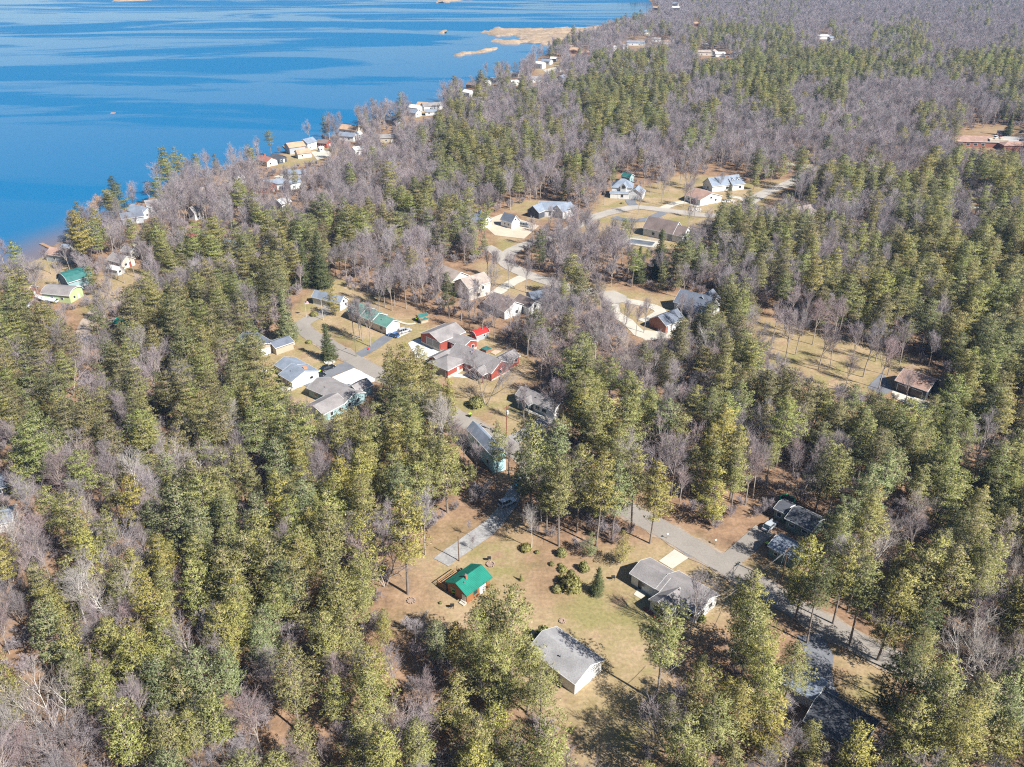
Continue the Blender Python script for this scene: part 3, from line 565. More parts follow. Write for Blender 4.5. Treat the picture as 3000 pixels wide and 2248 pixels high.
# white ranch with brick chimney
wb2 = B3((814.4, 1097), (852.9, 1120.1), (931.6, 1083.9), 2.8, 1.9)
wb1 = rel(wb2, -wb2['L']/2-2.6, 1.2, 0, 7.5, wb2['W']-2.6, 2.8, 1.5)
hb = house('ranch_house', 'white ranch house with blue-grey roof and orange brick chimney, cars parked beside it', [wb2, wb1], 'white', 'blue',
      [(0, 'SE', 'window', .45, 1.6, 1, .8), (0, 'SE', 'door', -.65, 1.05, 1.6, 2.1), (0, 'SW', 'window', -.3, 1.4, 1.4, 1.1), (0, 'SW', 'window', .4, 1.4, 1.4, 1.1), (1, 'SW', 'window', 0, 1.5, 1.4, 1)], vents=2)
chimney(hb, wb2, 1.2, 1.4, mat('orange_brick', (.55, .24, .13), .85, .2, 3), .5, 1.1)
# teal house with grey roof and wings
tb = B3((910.6, 1130.9), (1020, 1178), (1071.1, 1161.4), 2.8, 1.7)
tb['W'] = 8.6
house('teal_house', 'pale teal house with grey roof and cross wings beside the white concrete drive', [tb, rel(tb, 3.8, -tb['W']/2-3.0, 90, 9.0, 8.0, 2.8, 1.6), rel(tb, 3.4, tb['W']/2+1.8, 90, 6.0, 5.2, 2.7, 1.4)], 'teal', 'grey',
      [(0, 'SE', 'window', .35, 1.6, 1.1, 1.1), (0, 'SE', 'window', -.5, 1.6, 1.1, 1.1), (1, 'SE', 'window', -.3, 1.6, 1, 1.1), (1, 'SE', 'window', .45, 1.6, .8, .8), (1, 'SW', 'window', 0, 1.6, 1.4, 1), (0, 'SW', 'window', -.6, 1.5, 1.3, 1)], vents=2)
sh1 = BM((769, 1098), -46, 3.0, 2.4, 2.0, .8); house('garden_shed', 'tiny white shed on the lawn left of the white ranch house', [sh1], 'white', 'grey', [(0, 'SE', 'door', 0, .95, .9, 1.8, GDOOR)], cat='shed')
sh2 = BM((797, 1205), -46, 8, 6, 2.6, 1.2); house('workshop', 'teal outbuilding with grey roof showing between pines, left of the teal house', [sh2], 'teal', 'grey', [(0, 'SE', 'door', .2, 1, 1, 2), (0, 'SW', 'window', 0, 1.5, 1, .8)], cat='shed')
sh3 = BM((752, 1022), -46, 13, 8, 2.6, 1.6); house('house', 'grey-roofed house mostly hidden by pines where the street ends', [sh3, rel(sh3, 6, 5.5, 90, 7, 6, 2.6, 1.2)], 'tan', 'slate', [(0, 'SE', 'garage_door', .0, 1.1, 4, 2.1, DOORW), (0, 'SW', 'window', 0, 1.5, 1.2, 1)])
# tan complex and brown roof, upper middle
tc = BM((1325, 838), -46, 11, 10, 4.2, 3.0); tc2 = BM((1385, 862), 40, 11, 9.5, 5.0, 2.6)
house('big_house', 'large tan-roofed house of two joined gables with cream walls above the red barn', [tc, tc2], 'cream', 'tan', [(0, 'SE', 'window', .2, 3.6, 1.1, 1.1), (1, 'SE', 'window', .3, 3.6, 1, 1.2), (1, 'SE', 'window', -.4, 3.6, 1, 1.2), (1, 'SE', 'window', -.1, 1.4, 1.4, 1.2), (1, 'SW', 'window', 0, 2, 1.2, 1.2)])
bc = BM((1478, 912), -50, 12, 10, 3.0, 2.6); bc2 = rel(bc, 4.5, 7.0, 0, 9, 7, 3.0, 2.0)
house('house', 'brown-roofed house with white gable between bare trees above the red shed', [bc, bc2], 'white', 'brown', [(1, 'SE', 'window', 0, 2.8, 1, 1), (0, 'SE', 'window', .2, 1.5, 1.2, 1.1), (0, 'SW', 'window', 0, 1.5, 1.2, 1.1)])
dh = BM((1592, 880), 20, 12, 7, 2.6, 1.6); house('house', 'dark slate roof half hidden by bare crowns beside the curved road', [dh], 'grey', 'slate', [(0, 'SE', 'window', 0, 1.5, 1, 1)], small=True)
# upper: detached garage etc.
ug = B3((1464, 644), (1499, 654.2), (1526.1, 646.3), 2.9, 3.0)
house('garage', 'detached white garage with steep grey roof standing on a pale gravel yard', [ug], 'white', 'slate', [(0, 'SE', 'garage_door', 0, 1.2, 5.0, 2.2, DOORW), (0, 'SE', 'window', 0, 3.9, .8, .9), (0, 'SW', 'window', -.3, 1.6, .8, .8), (0, 'SW', 'window', .4, 1.6, .8, .8)], cat='garage')
uh = BM((1618, 628), -8, 13, 9, 3.2, 3.2)
house('house', 'grey-roofed white house with several gables between the gravel yard and the woods', [uh, rel(uh, 5.5, -1.5, 50, 9, 8, 3.4, 2.6), rel(uh, -6.5, -3, 60, 9, 7.5, 3.0, 2.8, wall='dark')], 'white', 'blue',
      [(1, 'SE', 'window', 0, 3.6, 1.4, 1.2), (0, 'SW', 'window', .2, 1.5, 1.1, 1.7), (0, 'SW', 'window', .45, 1.5, 1.1, 1.7), (0, 'SW', 'window', -.1, 1.5, 1.1, 1.7)])
ul = BM((1400, 662), -30, 11, 8, 3.2, 2.6); uhh = house('house', 'white house with dark roof and blue chimney left of the gravel yard', [ul, rel(ul, -3.5, -6, 90, 7, 6, 3.4, 2.6)], 'white', 'slate', [(1, 'SW', 'window', -.3, 1.7, 1, 1.2), (1, 'SW', 'window', .3, 1.7, 1, 1.2), (0, 'SE', 'window', 0, 3.6, 1, 1), (0, 'SE', 'garage_door', 0, 1.1, 4, 2.1, DOORW)])
chimney(uhh, ul, 1, .5, plain('blue_flue', (.06, .17, .34)), 1.6, 1.0)
vh = BM((1822, 572), -10, 11, 9, 5.2, 3.4, hip=True)
house('tall_house', 'tall white house with blue-grey hipped roof, round dormer and attached garage', [vh, rel(vh, 7.5, -3.0, 80, 8, 8, 2.9, 2.6), rel(vh, 1.0, -3.6, 80, 4, 3.4, 5.8, 1.8), rel(vh, -1, -5.2, 0, 10, 3, 2.6, .7)], 'white', 'blue',
      [(1, 'SW', 'garage_door', 0, 1.15, 5, 2.2, DOORW), (2, 'SW', 'window', 0, 5.6, 1.5, 1.6), (0, 'SW', 'window', -.5, 1.5, 1.2, 1.4), (3, 'SW', 'window', .3, 1.4, 1.2, 1.4), (3, 'SW', 'door', -.1, 1.05, 1, 2.1)])
ts = BM((1838, 532), -40, 6, 5, 3, 1.6); house('workshop', 'dark teal workshop right behind the tall hipped-roof house', [ts], 'teal', 'teal', [(0, 'SE', 'window', 0, 1.8, 1, .8)], cat='shed')
tr_ = B3((2004, 570), (2051.6, 586.8), (2078.8, 560.8), 3.0, 2.4)
house('ranch_house', 'tan house with brown roof and white gable, two bare trees in front', [tr_], 'white', 'pink', [(0, 'SE', 'window', 0, 3.1, 1.2, 1), (0, 'SE', 'window', .45, 1.5, 1.2, 1), (0, 'SW', 'garage_door', .2, 1.1, 4, 2.1, SD['rust']), (0, 'SW', 'window', -.5, 1.5, 1.2, 1)])
wl = BM((2115, 552), 22, 19, 9.5, 3.0, 3.6)
wlh = house('white_house', 'wide white house with grey roof and two small dormers on the open lawn', [wl, rel(wl, 6.0, -2.0, 0, 8, 8.5, 3.0, 2.6), rel(wl, 3.8, -2.4, -90, 2.6, 1.8, 5.0, .8), rel(wl, 7.2, -2.4, -90, 2.6, 1.8, 5.0, .8)], 'white', 'blue',
      [(0, 'SE', 'window', 0, 1.5, 1.4, 1.2), (1, 'SE', 'window', .3, 1.5, 1.4, 1.2), (0, 'SW', 'garage_door', -.4, 1.1, 5, 2.1, DOORW), (0, 'SW', 'window', .1, 1.5, 1.2, 1.2), (2, 'SE', 'window', 0, 4.8, .7, .7), (3, 'SE', 'window', 0, 4.8, .7, .7)])
bt = BM((1940, 690), -36, 15, 10.5, 3.4, 4.2); bt2 = rel(bt, 8.5, -.5, 0, 8, 9.5, 3.2, 3.2)
bth = house('big_house', 'big brown-roofed house with white gables and a fenced swimming pool', [bt, bt2, rel(bt, -5, 6, 90, 6, 6, 3, 2.4)], 'white', 'brown',
      [(1, 'SE', 'window', -.3, 1.6, 1, 1.4), (1, 'SE', 'window', .3, 1.6, 1, 1.4), (1, 'SE', 'window', 0, 4.0, 1, 1), (0, 'SW', 'window', -.3, 1.6, 1.3, 1.3), (0, 'SW', 'window', .2, 1.6, 1.3, 1.3)])
jb = BM((2487, 532), -35, 12, 9, 3.2, 3.0); house('house', 'pale blue-grey roof with bluish gable showing between pines near the far road', [jb, rel(jb, -5, -3, 70, 8, 7, 3, 2.2)], 'white', 'blue', [(0, 'SE', 'window', 0, 1.6, 1, 1.2)])
jc = BM((2350, 638), 28, 15, 10, 3.0, 3.0); house('house', 'tan and brown roofed house wrapped in pines below the road bend', [jc, rel(jc, -7, 4, -50, 12, 9, 2.8, 2.2, roof='brown')], 'rust', 'tan', [(0, 'SE', 'window', 0, 1.5, 1, 1), (0, 'SW', 'window', 0, 1.5, 1, 1)])
sl = BM((2040, 912), -38, 14, 10, 3.4, 3.6)
slh = house('big_house', 'large slate-roofed house with tall white columns behind pines by the loop drive', [sl, rel(sl, 2, 3, 90, 9, 8, 3.6, 3.2), rel(sl, 1.5, -6.4, 0, 11, 3.2, 3.2, .8, open=True)], 'white', 'slate', [(0, 'SW', 'window', t, 1.6, 1.1, 1.6) for t in (-.6, -.2, .2, .6)])
sg = BM((1952, 956), 40, 10, 8, 2.9, 2.4); house('garage', 'slate-roofed garage with brown gable beside the loop drive', [sg], 'rust', 'slate', [(0, 'SE', 'garage_door', .3, 1.1, 4, 2.1, DOORW), (0, 'SE', 'garage_door', -.4, 1.1, 3, 2.1, DOORW)], cat='garage')
bb = B3((2631.2, 1118), (2718, 1148), (2745, 1110), 3.2, 2.2, grow=1)
house('barn', 'brown-roofed dark barn facing a cream slab at the edge of the right-hand lawn', [bb], 'dark', 'pink', [(0, 'SW', 'garage_door', -.4, 1.2, 4, 2.3, mat('dark_brown_door', (.10, .07, .06))), (0, 'SW', 'garage_door', .3, 1.2, 4, 2.3, mat('dark_brown_door', (.1, .07, .06)))], cat='barn')
cu = BM((2852, 424), -8, 30, 15, 3.4, 2.2, hip=True)
cuh = house('long_building', 'long low building with reddish-brown roof beside the far car park', [cu, rel(cu, 24, -9, 6, 24, 9, 3.2, 1.6, hip=True)], 'rust', 'pink', [(0, 'SW', 'window', t, 1.6, 2, 1.4) for t in (-.7, -.4, -.1, .2)], cat='building', vents=1)
mb = MB(); mb.box((12, -5, 3.4), (11, 4, 3.0)); mb.box((10.5, -5, 5.2), (2, 2, .9)); mb.box((13.8, -5, 5.2), (2, 2, .9)); addpart(cuh, 'rooftop_unit', mb, mat('buff_metal', (.55, .48, .38), .6, .1), cu)
# lakeside cottages: px, py of the base centre, heading, length, width, eave, rise, wall, roof, label
COTT = [
 (783, 482, -40, 11, 8, 2.8, 2, 'cream', 'red', 'cottage with rust-red roof and red chimney, nearest the water of its row'),
 (815, 474, -35, 9, 7, 2.6, 1.8, 'dark', 'dark', 'black cottage with dark roof next to the rust-red roof'),
 (866, 446, 35, 11, 9, 4.0, 2.2, 'grey', 'orange', 'tall grey cottage with orange-tan roof above the shore'),
 (889, 460, 30, 9, 7, 2.8, 2, 'cream', 'orange', 'low cottage with orange-tan roof in front of the tall grey one'),
 (905, 436, 60, 9, 7, 4.2, 2.4, 'white', 'blue', 'tall white gabled cottage beside the orange-tan roofs'),
 (950, 430, -20, 8, 7, 2.8, 1.8, 'red', 'brown', 'dark red-fronted cottage with brown roof by a white shed'),
 (941, 444, 40, 3.4, 3, 2.3, .8, 'white', 'white', 'small white shed in front of the dark red cottage'),
 (1028, 390, -25, 14, 9, 3, 2.4, 'cream', 'orange', 'broad orange-tan roof just behind two shoreline trees'),
 (1022, 410, -20, 12, 8, 3, 1.8, 'white', 'blue', 'white cottage with grey-blue roof below the broad orange-tan roof'),
 (1050, 408, 60, 5, 5, 3.2, 1.8, 'white', 'white', 'white gable beside the grey-blue roofed cottage'),
 (1150, 362, -30, 12, 8, 3, 2, 'grey', 'slate', 'grey cottage with slate roof among conifers at the shore'),
 (1210, 340, -30, 11, 8, 3, 2, 'white', 'blue', 'white cottage with blue-grey roof under a tall shoreline pine'),
 (1216, 326, -30, 10, 7, 3, 1.8, 'white', 'white', 'white-roofed boathouse at the water behind the blue-grey cottage'),
 (1268, 320, 20, 17, 9, 3, 2, 'white', 'grey', 'long white house with grey roof on the open shore bend'),
 (1240, 318, -20, 9, 7, 3, 1.8, 'cream', 'orange', 'cottage with pale orange roof left of the long grey roof'),
 (1262, 336, 10, 9, 7, 2.6, 1.4, 'white', 'blue', 'low white cottage in front of the long grey-roofed house'),
 (1372, 282, -40, 9, 7, 3.4, 1.6, 'white', 'white', 'bright white cottage at the water by conifers'),
 (1385, 258, -30, 10, 8, 3, 2, 'brown', 'brown', 'brown-roofed cottage behind the bright white one'),
 (1426, 252, -30, 7, 6, 3, 1.8, 'white', 'white', 'small white cottage between bare shoreline trees'),
 (1450, 243, -30, 9, 6, 3, 1.8, 'white', 'grey', 'white cottage with grey roof at the tree-lined shore'),
 (1510, 225, -30, 10, 7, 3, 1.6, 'cream', 'blue', 'cream cottage with pale roof beneath shoreline pines'),
 (1508, 250, 20, 8, 6, 2.8, 1.6, 'white', 'white', 'white cottage set back from the shoreline pines'),
 (1582, 200, -35, 10, 8, 4.5, 1.8, 'white', 'white', 'large white two-storey house in the shore clearing'),
 (1602, 188, -30, 11, 8, 3.2, 1.8, 'white', 'blue', 'white house with grey roof behind the two-storey white one'),
 (1622, 180, -20, 7, 6, 3, 1.4, 'dark', 'white', 'dark boathouse with a white front at the shore clearing'),
 (1570, 240, 10, 10, 7, 3, 1.8, 'white', 'grey', 'grey-roofed white cottage below the shore clearing'),
 (1645, 242, 60, 9, 8, 4, 2.4, 'white', 'blue', 'white gabled house with a bluish roof beside a dark spruce'),
 (1600, 258, 0, 12, 8, 2.8, 1.8, 'tan', 'tan', 'tan-roofed house showing through bare trees behind the shore'),
 (1678, 156, -20, 14, 9, 3.4, 2.8, 'rust', 'orange', 'orange-brown roofed house near the reed bed'),
 (1715, 162, -10, 10, 7, 3, 1.6, 'rust', 'pink', 'reddish-brown roofed cottage right of the orange-brown roof'),
 (1862, 133, -8, 22, 9, 3.4, 1.8, 'white', 'blue', 'long white hall with blue-grey roof in the far clearing'),
 (1830, 142, 20, 7, 6, 3, 1.8, 'white', 'grey', 'small white gabled house left of the long white hall'),
 (1799, 148, 20, 6, 5, 3.4, 1.8, 'white', 'white', 'narrow white house left of the far clearing'),
 (1892, 103, 10, 12, 9, 4, 2.6, 'cream', 'blue', 'pale house with tall blue-grey roof beyond the long white hall'),
 (1922, 122, -10, 12, 8, 3, 1.8, 'white', 'grey', 'grey-roofed white house right of the long white hall'),
 (1956, 130, 0, 9, 8, 3.2, 1.8, 'cream', 'orange', 'cream house with an orange roof right of the far clearing'),
 (1975, 20, -30, 16, 10, 5, 2.6, 'white', 'blue', 'white house at the far tree-lined point of the lake'),
 (1982, 30, -30, 16, 9, 4, 2, 'white', 'white', 'second white house at the far point, nearer the camera'),
 (1922, 30, -30, 12, 9, 4, 2, 'rust', 'orange', 'orange-roofed house on the far shore edge'),
 (2041, 76, 0, 14, 9, 3.4, 2, 'rust', 'orange', 'orange roof alone in the bare far woods'),
 (2066, 141, 10, 10, 8, 3.4, 2, 'cream', 'grey', 'cream house behind the row of white far houses'),
 (2062, 162, -10, 16, 8, 3.4, 2, 'cream', 'tan', 'cream house with tan roof, leftmost of the row behind the pines'),
 (2089, 162, 60, 9, 8, 3.6, 2.2, 'white', 'tan', 'white gable in the middle of the far row behind the pines'),
 (2108, 166, 0, 11, 8, 3.2, 1.6, 'white', 'white', 'white-roofed house at the right of the far row'),
 (2148, 168, 60, 8, 7, 3.4, 2, 'white', 'blue', 'white gabled house right of the far row, by dark pines'),
 (2168, 100, 0, 12, 9, 4, 2, 'cream', 'orange', 'cream house deep in the bare woods beyond the pine belt'),
 (2412, 114, 0, 18, 9, 3.4, 1.6, 'white', 'white', 'long white roof beside the far dark pine clump'),
 (2437, 120, 10, 10, 8, 3.4, 1.8, 'white', 'blue', 'small white house right of the long far white roof'),
 (1896, 328, 30, 8, 7, 3.2, 1.8, 'white', 'white', 'white house alone between the pine stand and the bare woods'),
 (461, 616, 30, 10, 8, 3.6, 2, 'white', 'grey', 'white house in bare woods near the shore bend, grey roof'),
 (416, 632, -30, 12, 8, 3, 1.8, 'white', 'blue', 'white house with pale blue roof beside the yellowish pine'),
 (390, 650, 30, 10, 8, 3, 2, 'grey', 'slate', 'dark grey cottage beyond the tallest shore pines'),
 (577, 640, 60, 6, 5, 3.6, 2.6, 'white', 'grey', 'narrow white gabled house standing alone in the bare woods'),
 (613, 574, 10, 14, 8, 3, 1.8, 'cream', 'tan', 'cream cottage veiled by bare crowns near the water'),
 (640, 590, -20, 12, 8, 3, 1.8, 'tan', 'brown', 'brown-roofed cottage veiled by bare crowns behind the cream one'),
 (701, 540, 60, 6, 6, 3, 1.8, 'white', 'white', 'small white cottage below the sandy bluff'),
 (735, 592, 40, 6, 5, 3, 1.6, 'white', 'grey', 'small white house in the middle of the bare woods'),
 (859, 552, 50, 8, 6, 3.4, 1.8, 'white', 'blue', 'white house by dark conifers below the shore road'),
 (805, 552, 20, 11, 8, 3.2, 1.8, 'grey', 'blue', 'blue-grey house among bare trees below the rust-red roof'),
 (872, 522, 0, 10, 7, 3, 1.8, 'white', 'blue', 'bluish roofed house below the orange-tan cottages'),
 (829, 612, 60, 7, 6, 3.4, 2, 'white', 'white', 'white gable standing above the dark pines'),
 (778, 560, -20, 10, 8, 3, 2, 'rust', 'brown', 'dark brown roof among bare trees left of the blue-grey house'),
 (569, 708, -20, 7, 5, 2.6, 1.2, 'red', 'barnred', 'little red-roofed shed under the bare trees above the pines'),
 (672, 728, -20, 10, 7, 2.8, 1.8, 'grey', 'blue', 'grey cottage half hidden at the edge of the pines'),
 (826, 738, -20, 14, 9, 3, 2, 'white', 'blue', 'pale blue roof glimpsed beneath the dark spruces'),
 (1050, 452, 30, 7, 6, 3.2, 1.6, 'white', 'white', 'white house isolated in the wide bare woods'),
 (1140, 415, 10, 12, 7, 3, 1.8, 'tan', 'grey', 'grey-tan cottage at the edge of the wide bare woods'),
 (193, 760, -18, 13, 8, 2.9, 1.8, 'grey', 'pink', 'grey cottage with reddish-brown roof near the muddy shallows'),
 (199, 737, -10, 4, 3, 2.4, .9, 'white', 'blue', 'white boathouse right at the muddy shallows'),
 (226, 842, 55, 10, 8, 4.2, 3.0, 'teal', 'teal', 'house with tall dark teal gambrel roof under the big yellow pine'),
 (188, 874, -12, 12, 8, 3, 1.8, 'lime', 'grey', 'lime-green house with grey roof beside the teal gambrel house'),
 (358, 778, -30, 9, 7, 2.8, 2, 'cream', 'grey', 'cream house with grey roof and red door by the white shed'),
 (385, 752, -30, 6, 5, 2.8, 1.6, 'cream', 'grey', 'small cream cottage behind the red-doored house'),
 (341, 800, -25, 6.5, 4, 2.2, .9, 'white', 'white', 'white flat-topped shed on bare tan ground near the shore pines'),
 (70, 868, -10, 9, 7, 2.8, 1.8, 'rust', 'pink', 'reddish cottage at the left edge of the shore lawn'),
 (372, 965, -20, 7, 5, 2.6, 1.2, 'white', 'green', 'small building with green roof hidden among pines left of the lane'),
 (22, 1432, 30, 9, 7, 2.6, 1.4, 'dark', 'slate', 'grey-roofed shed at the left border of the forest'),
 (-5, 1540, 20, 8, 7, 2.6, 1.4, 'white', 'blue', 'white building cut by the left border below the grey shed'),
]
COTT_OPEN = []
for (x, y, a, Lh, Wd, e, r, wl_, rf, lab) in COTT:
    if not any(k in lab for k in ('veiled', 'hidden', 'glimpsed', 'showing through', 'deep in')) and y < 1300:
        u_ = (.40 if y < 500 else .26)*Lh*C*(y-YH)/H; v_ = u_*.45; COTT_OPEN.append([(x-u_, y), (x-u_, y-v_), (x, y-v_*1.8), (x+u_, y-v_), (x+u_, y), (x, y+v_*.6)])
    bx = BM((x, y), a, Lh, Wd, e, r, **({'gam': 1} if 'gambrel' in lab else {}))
    ops = [(0, 'SE', 'window', -.35, min(1.5, e*.6), 1, .9), (0, 'SW', 'window', -.35, min(1.5, e*.6), 1.1, .9)]
    if Wd >= 6: ops += [(0, 'SE', 'door', .3, 1.0, 1, 2.0, SD['red'] if 'red door' in lab else DOORW), (0, 'SW', 'window', .4, 1.5, 1.1, .9)]
    cat_ = 'shed' if 'shed' in lab else 'boathouse' if 'boathouse' in lab else 'house'
    ho = house({'shed': 'shed', 'boathouse': 'boathouse'}.get(cat_, 'cottage'), lab, [bx], wl_, rf, ops, cat=cat_, group=None, small=y < 600)
    if 'red chimney' in lab: chimney(ho, bx, -2, .4, BRICK, 1.2, .8)

# ------------------------------------------------------------------ vehicles
def vehicle(name, label, px, ang, col, kind='car', Lh=4.6, cat='car'):
    x, y = P(*px); root = empty(name, (x, y, .06), R(ang)); tag(root, label, cat)
    m = plain('paint_%02d%02d%02d' % tuple(int(c*99) for c in col), col, .25, 0, .6); W2 = .9
    h = {'car': (.78, 1.42), 'suv': (.95, 1.72), 'pickup': (.95, 1.75), 'bus': (.9, 2.7), 'van': (.95, 2.0)}[kind]
    if kind == 'bus': W2 = 1.15
    hl = Lh/2; s = MB()
    prof = [(-hl, .35), (-hl+.08, h[0]*.92), (-hl*.55, h[0]), (hl*.42, h[0]), (hl*.93, h[0]*.82), (hl, h[0]*.55), (hl-.05, .3)]
    if kind in ('bus', 'van'): prof = [(-hl, .35), (-hl, h[0]), (hl*.55, h[0]), (hl*.95, h[0]*.95), (hl, .6), (hl-.05, .3)]
    n = len(prof); vs = []
    for sy in (-1, 1):
        for px_, z in prof: vs.append((px_, sy*W2*(1 if z < h[0]*.9 else .95), z))
    s.add(vs, [(i, (i+1) % n, n+(i+1) % n, n+i) for i in range(n)]+[tuple(range(n-1, -1, -1)), tuple(range(n, 2*n))])
    body = s.build('body', m, root)
    g0, g1, t0, t1 = {'car': (-hl*.86, hl*.42, -hl*.52, hl*.06), 'suv': (-hl*.94, hl*.4, -hl*.86, hl*.08), 'pickup': (-hl*.15, hl*.46, -hl*.08, hl*.16), 'bus': (-hl*.98, hl*.58, -hl*.98, hl*.5), 'van': (-hl*.96, hl*.7, -hl*.94, hl*.3)}[kind]
    def cab(z0, z1, k0, k1, sc):
        q = MB(); P0 = [(g0+(t0-g0)*k0, g1+(t1-g1)*k0, W2*(.93-.13*k0)*sc, z0), (g0+(t0-g0)*k1, g1+(t1-g1)*k1, W2*(.93-.13*k1)*sc, z1)]
        vs = []
        for a_, b_, w_, z_ in P0: vs += [(a_, -w_, z_), (b_, -w_, z_), (b_, w_, z_), (a_, w_, z_)]
        q.add(vs, [(3, 2, 1, 0), (4, 5, 6, 7), (0, 1, 5, 4), (1, 2, 6, 5), (2, 3, 7, 6), (3, 0, 4, 7)]); return q
    zt = h[1]
    cab(h[0]-.02, zt-.06, 0, .95, 1).build('window', GLASS, root)
    q = cab(zt-.07, zt, .94, 1, 1.02)
    for x0 in np.linspace(g0*.92+.05, g1*.55, 4 if kind != 'bus' else 8):
        for sy in (-1, 1): q.box((x0, sy*W2*.865, (h[0]+zt)/2), (.09, .1, zt-h[0]-.04))
    q.build('cabin_roof', m, root)
    if kind == 'pickup':
        q = MB(); q.box((-hl*.58, 0, h[0]+.02), (hl*.78, W2*1.6, .06)); q.build('cargo_bed', TYRE, root)
    for sx in (-1, 1):
        for sy in (-1, 1):
            q = MB(); wx_ = sx*hl*.62; q.tube((wx_, sy*(W2-.2), .34), (wx_, sy*(W2+.02), .34), .34, .34, 14); wo = q.build('wheel', TYRE, root)
            q = MB(); q.tube((wx_, sy*(W2+.0), .34), (wx_, sy*(W2+.04), .34), .2, .18, 10); q.build('rim', RIM, wo)
    for sy in (-1, 1):
        q = MB(); q.box((hl-.06, sy*W2*.7, .66 if kind != 'bus' else .7), (.14, .34, .16)); q.build('headlight', LAMP, root)
        q = MB(); q.box((-hl-.0, sy*W2*.78, .74), (.08, .26, .2)); q.build('tail_light', TAIL, root)
    return root
vehicle('sport_utility_vehicle', 'silver-grey boxy car on the concrete apron of the green-roofed long house', (1185, 974), 36, (.42, .43, .45), 'suv', 4.9)
vehicle('parked_car', 'blue car at the edge of the apron below the silver-grey one', (1152, 986), 150, (.03, .12, .33), 'car', 4.5)
vehicle('parked_car', 'black car in the asphalt drive above the white ranch house', (960, 1082), 44, (.012, .016, .02), 'car', 4.9)
vehicle('pickup_truck', 'black pickup with its red tail lamps showing beside the white gable wall', (929, 1107), 44, (.012, .012, .014), 'pickup', 5.6, 'pickup truck')
vehicle('parked_car', 'silver car in the shady drive by the two olive buildings', (2254, 1546), 46, (.40, .43, .46), 'car', 4.7)
vehicle('parked_car', 'pale car half hidden by trees on the cabin lane', (1486, 1478), 35, (.50, .56, .62), 'suv', 4.6)
vehicle('parked_car', 'dark blue car on the gravel lane among the left pines', (262, 1000), 75, (.02, .04, .09), 'suv', 4.6)
vehicle('shuttle_bus', 'white minibus at the far car park on the right', (2937, 396), -15, (.75, .75, .74), 'bus', 7.4, 'bus')
for lab, px, a, c in (('dark parked car next to the white minibus, left end of the row', (2900, 410), 40, (.03, .05, .09)), ('white parked car between the dark one and the minibus', (2918, 405), 40, (.7, .7, .7)),
    ('dark red parked car behind the white one near the minibus', (2927, 403), 40, (.10, .02, .02)), ('white parked car nearest the long brown roof', (2966, 428), 40, (.7, .7, .7)), ('second white parked car from the long brown roof', (2977, 422), 40, (.66, .68, .7)),
    ('dark blue parked car at the right of the far car park', (2992, 416), 40, (.03, .06, .11)), ('black parked car alone at the right edge behind the minibus', (2996, 389), 20, (.02, .02, .03))):
    vehicle('parked_car', lab, px, a, c, 'suv' if 'dark' in lab else 'car', 4.7)
vehicle('camper_van', 'grey camper van parked beside the white detached garage', (1534, 664), -30, (.34, .36, .37), 'van', 6.5, 'camper')
vehicle('parked_car', 'dark car on the far road among trees', (2378, 480), -10, (.02, .03, .05), 'car', 4.6)

def boat(label, px, ang, Lh, cov):
    x, y = P(*px); root = empty('covered_boat', (x, y, 0), R(ang)); tag(root, label, 'boat')
    m = MB(); n = 9; V = []
    for i in range(n):
        t = i/(n-1); bw = 1.1*math.sqrt(max(0, 1-t**3))*(.85+.15*(1-t)); X = -Lh/2+Lh*t
        V += [(X, -bw, 1.1+.25*t), (X, -bw*.6, .5), (X, bw*.6, .5), (X, bw, 1.1+.25*t), (X, 0, .38)]
    fs = []
    for i in range(n-1):
        a, b_ = 5*i, 5*i+5
        for p, q in ((0, 1), (1, 4), (4, 2), (2, 3)): fs.append((a+p, a+q, b_+q, b_+p))
    fs.append((0, 1, 4, 2, 3)); m.add(V, fs); m.build('hull', plain('boat_hull', (.55, .57, .60), .3), root)
    m = MB(); V = []
    for i in range(n):
        t = i/(n-1); bw = 1.14*math.sqrt(max(0, 1-t**3))*(.85+.15*(1-t)); X = -Lh/2+Lh*t; V += [(X, -bw, 1.05+.25*t), (X, 0, 1.7+.35*math.sin(math.pi*t)), (X, bw, 1.05+.25*t)]
    m.add(V, [(3*i+p, 3*i+p+1, 3*i+p+4, 3*i+p+3) for i in range(n-1) for p in (0, 1)]); m.build('cover', mat('tarp_%d' % int(cov[2]*99), cov, .6, .06, 1), root)
    m = MB(); m.box((0, 0, .42), (Lh*.8, .12, .1)); m.box((-Lh*.1, -.7, .4), (.1, 1.4, .1)); m.tube((Lh*.4, 0, .42), (Lh*.62, 0, .4), .06, .06)
    for sy in (-1, 1): m.tube((-Lh*.1, sy*.8, .3), (-Lh*.1, sy*1.0, .3), .3, .3, 10)
    m.build('trailer', TYRE, root)
boat('white shrink-wrapped boat on a trailer below the lime-green house', (122, 880), 150, 7.5, (.76, .76, .78))
boat('second wrapped boat, bluish white, right of the first below the lime-green house', (145, 886), 165, 7, (.52, .60, .72))
boat('wrapped white boat at the left behind the forest edge pines', (76, 900), 150, 7, (.74, .74, .75))
boat('blue and white covered boat standing on end of the wooded lane near the turquoise house', (1522, 1430), 100, 5, (.06, .35, .60))

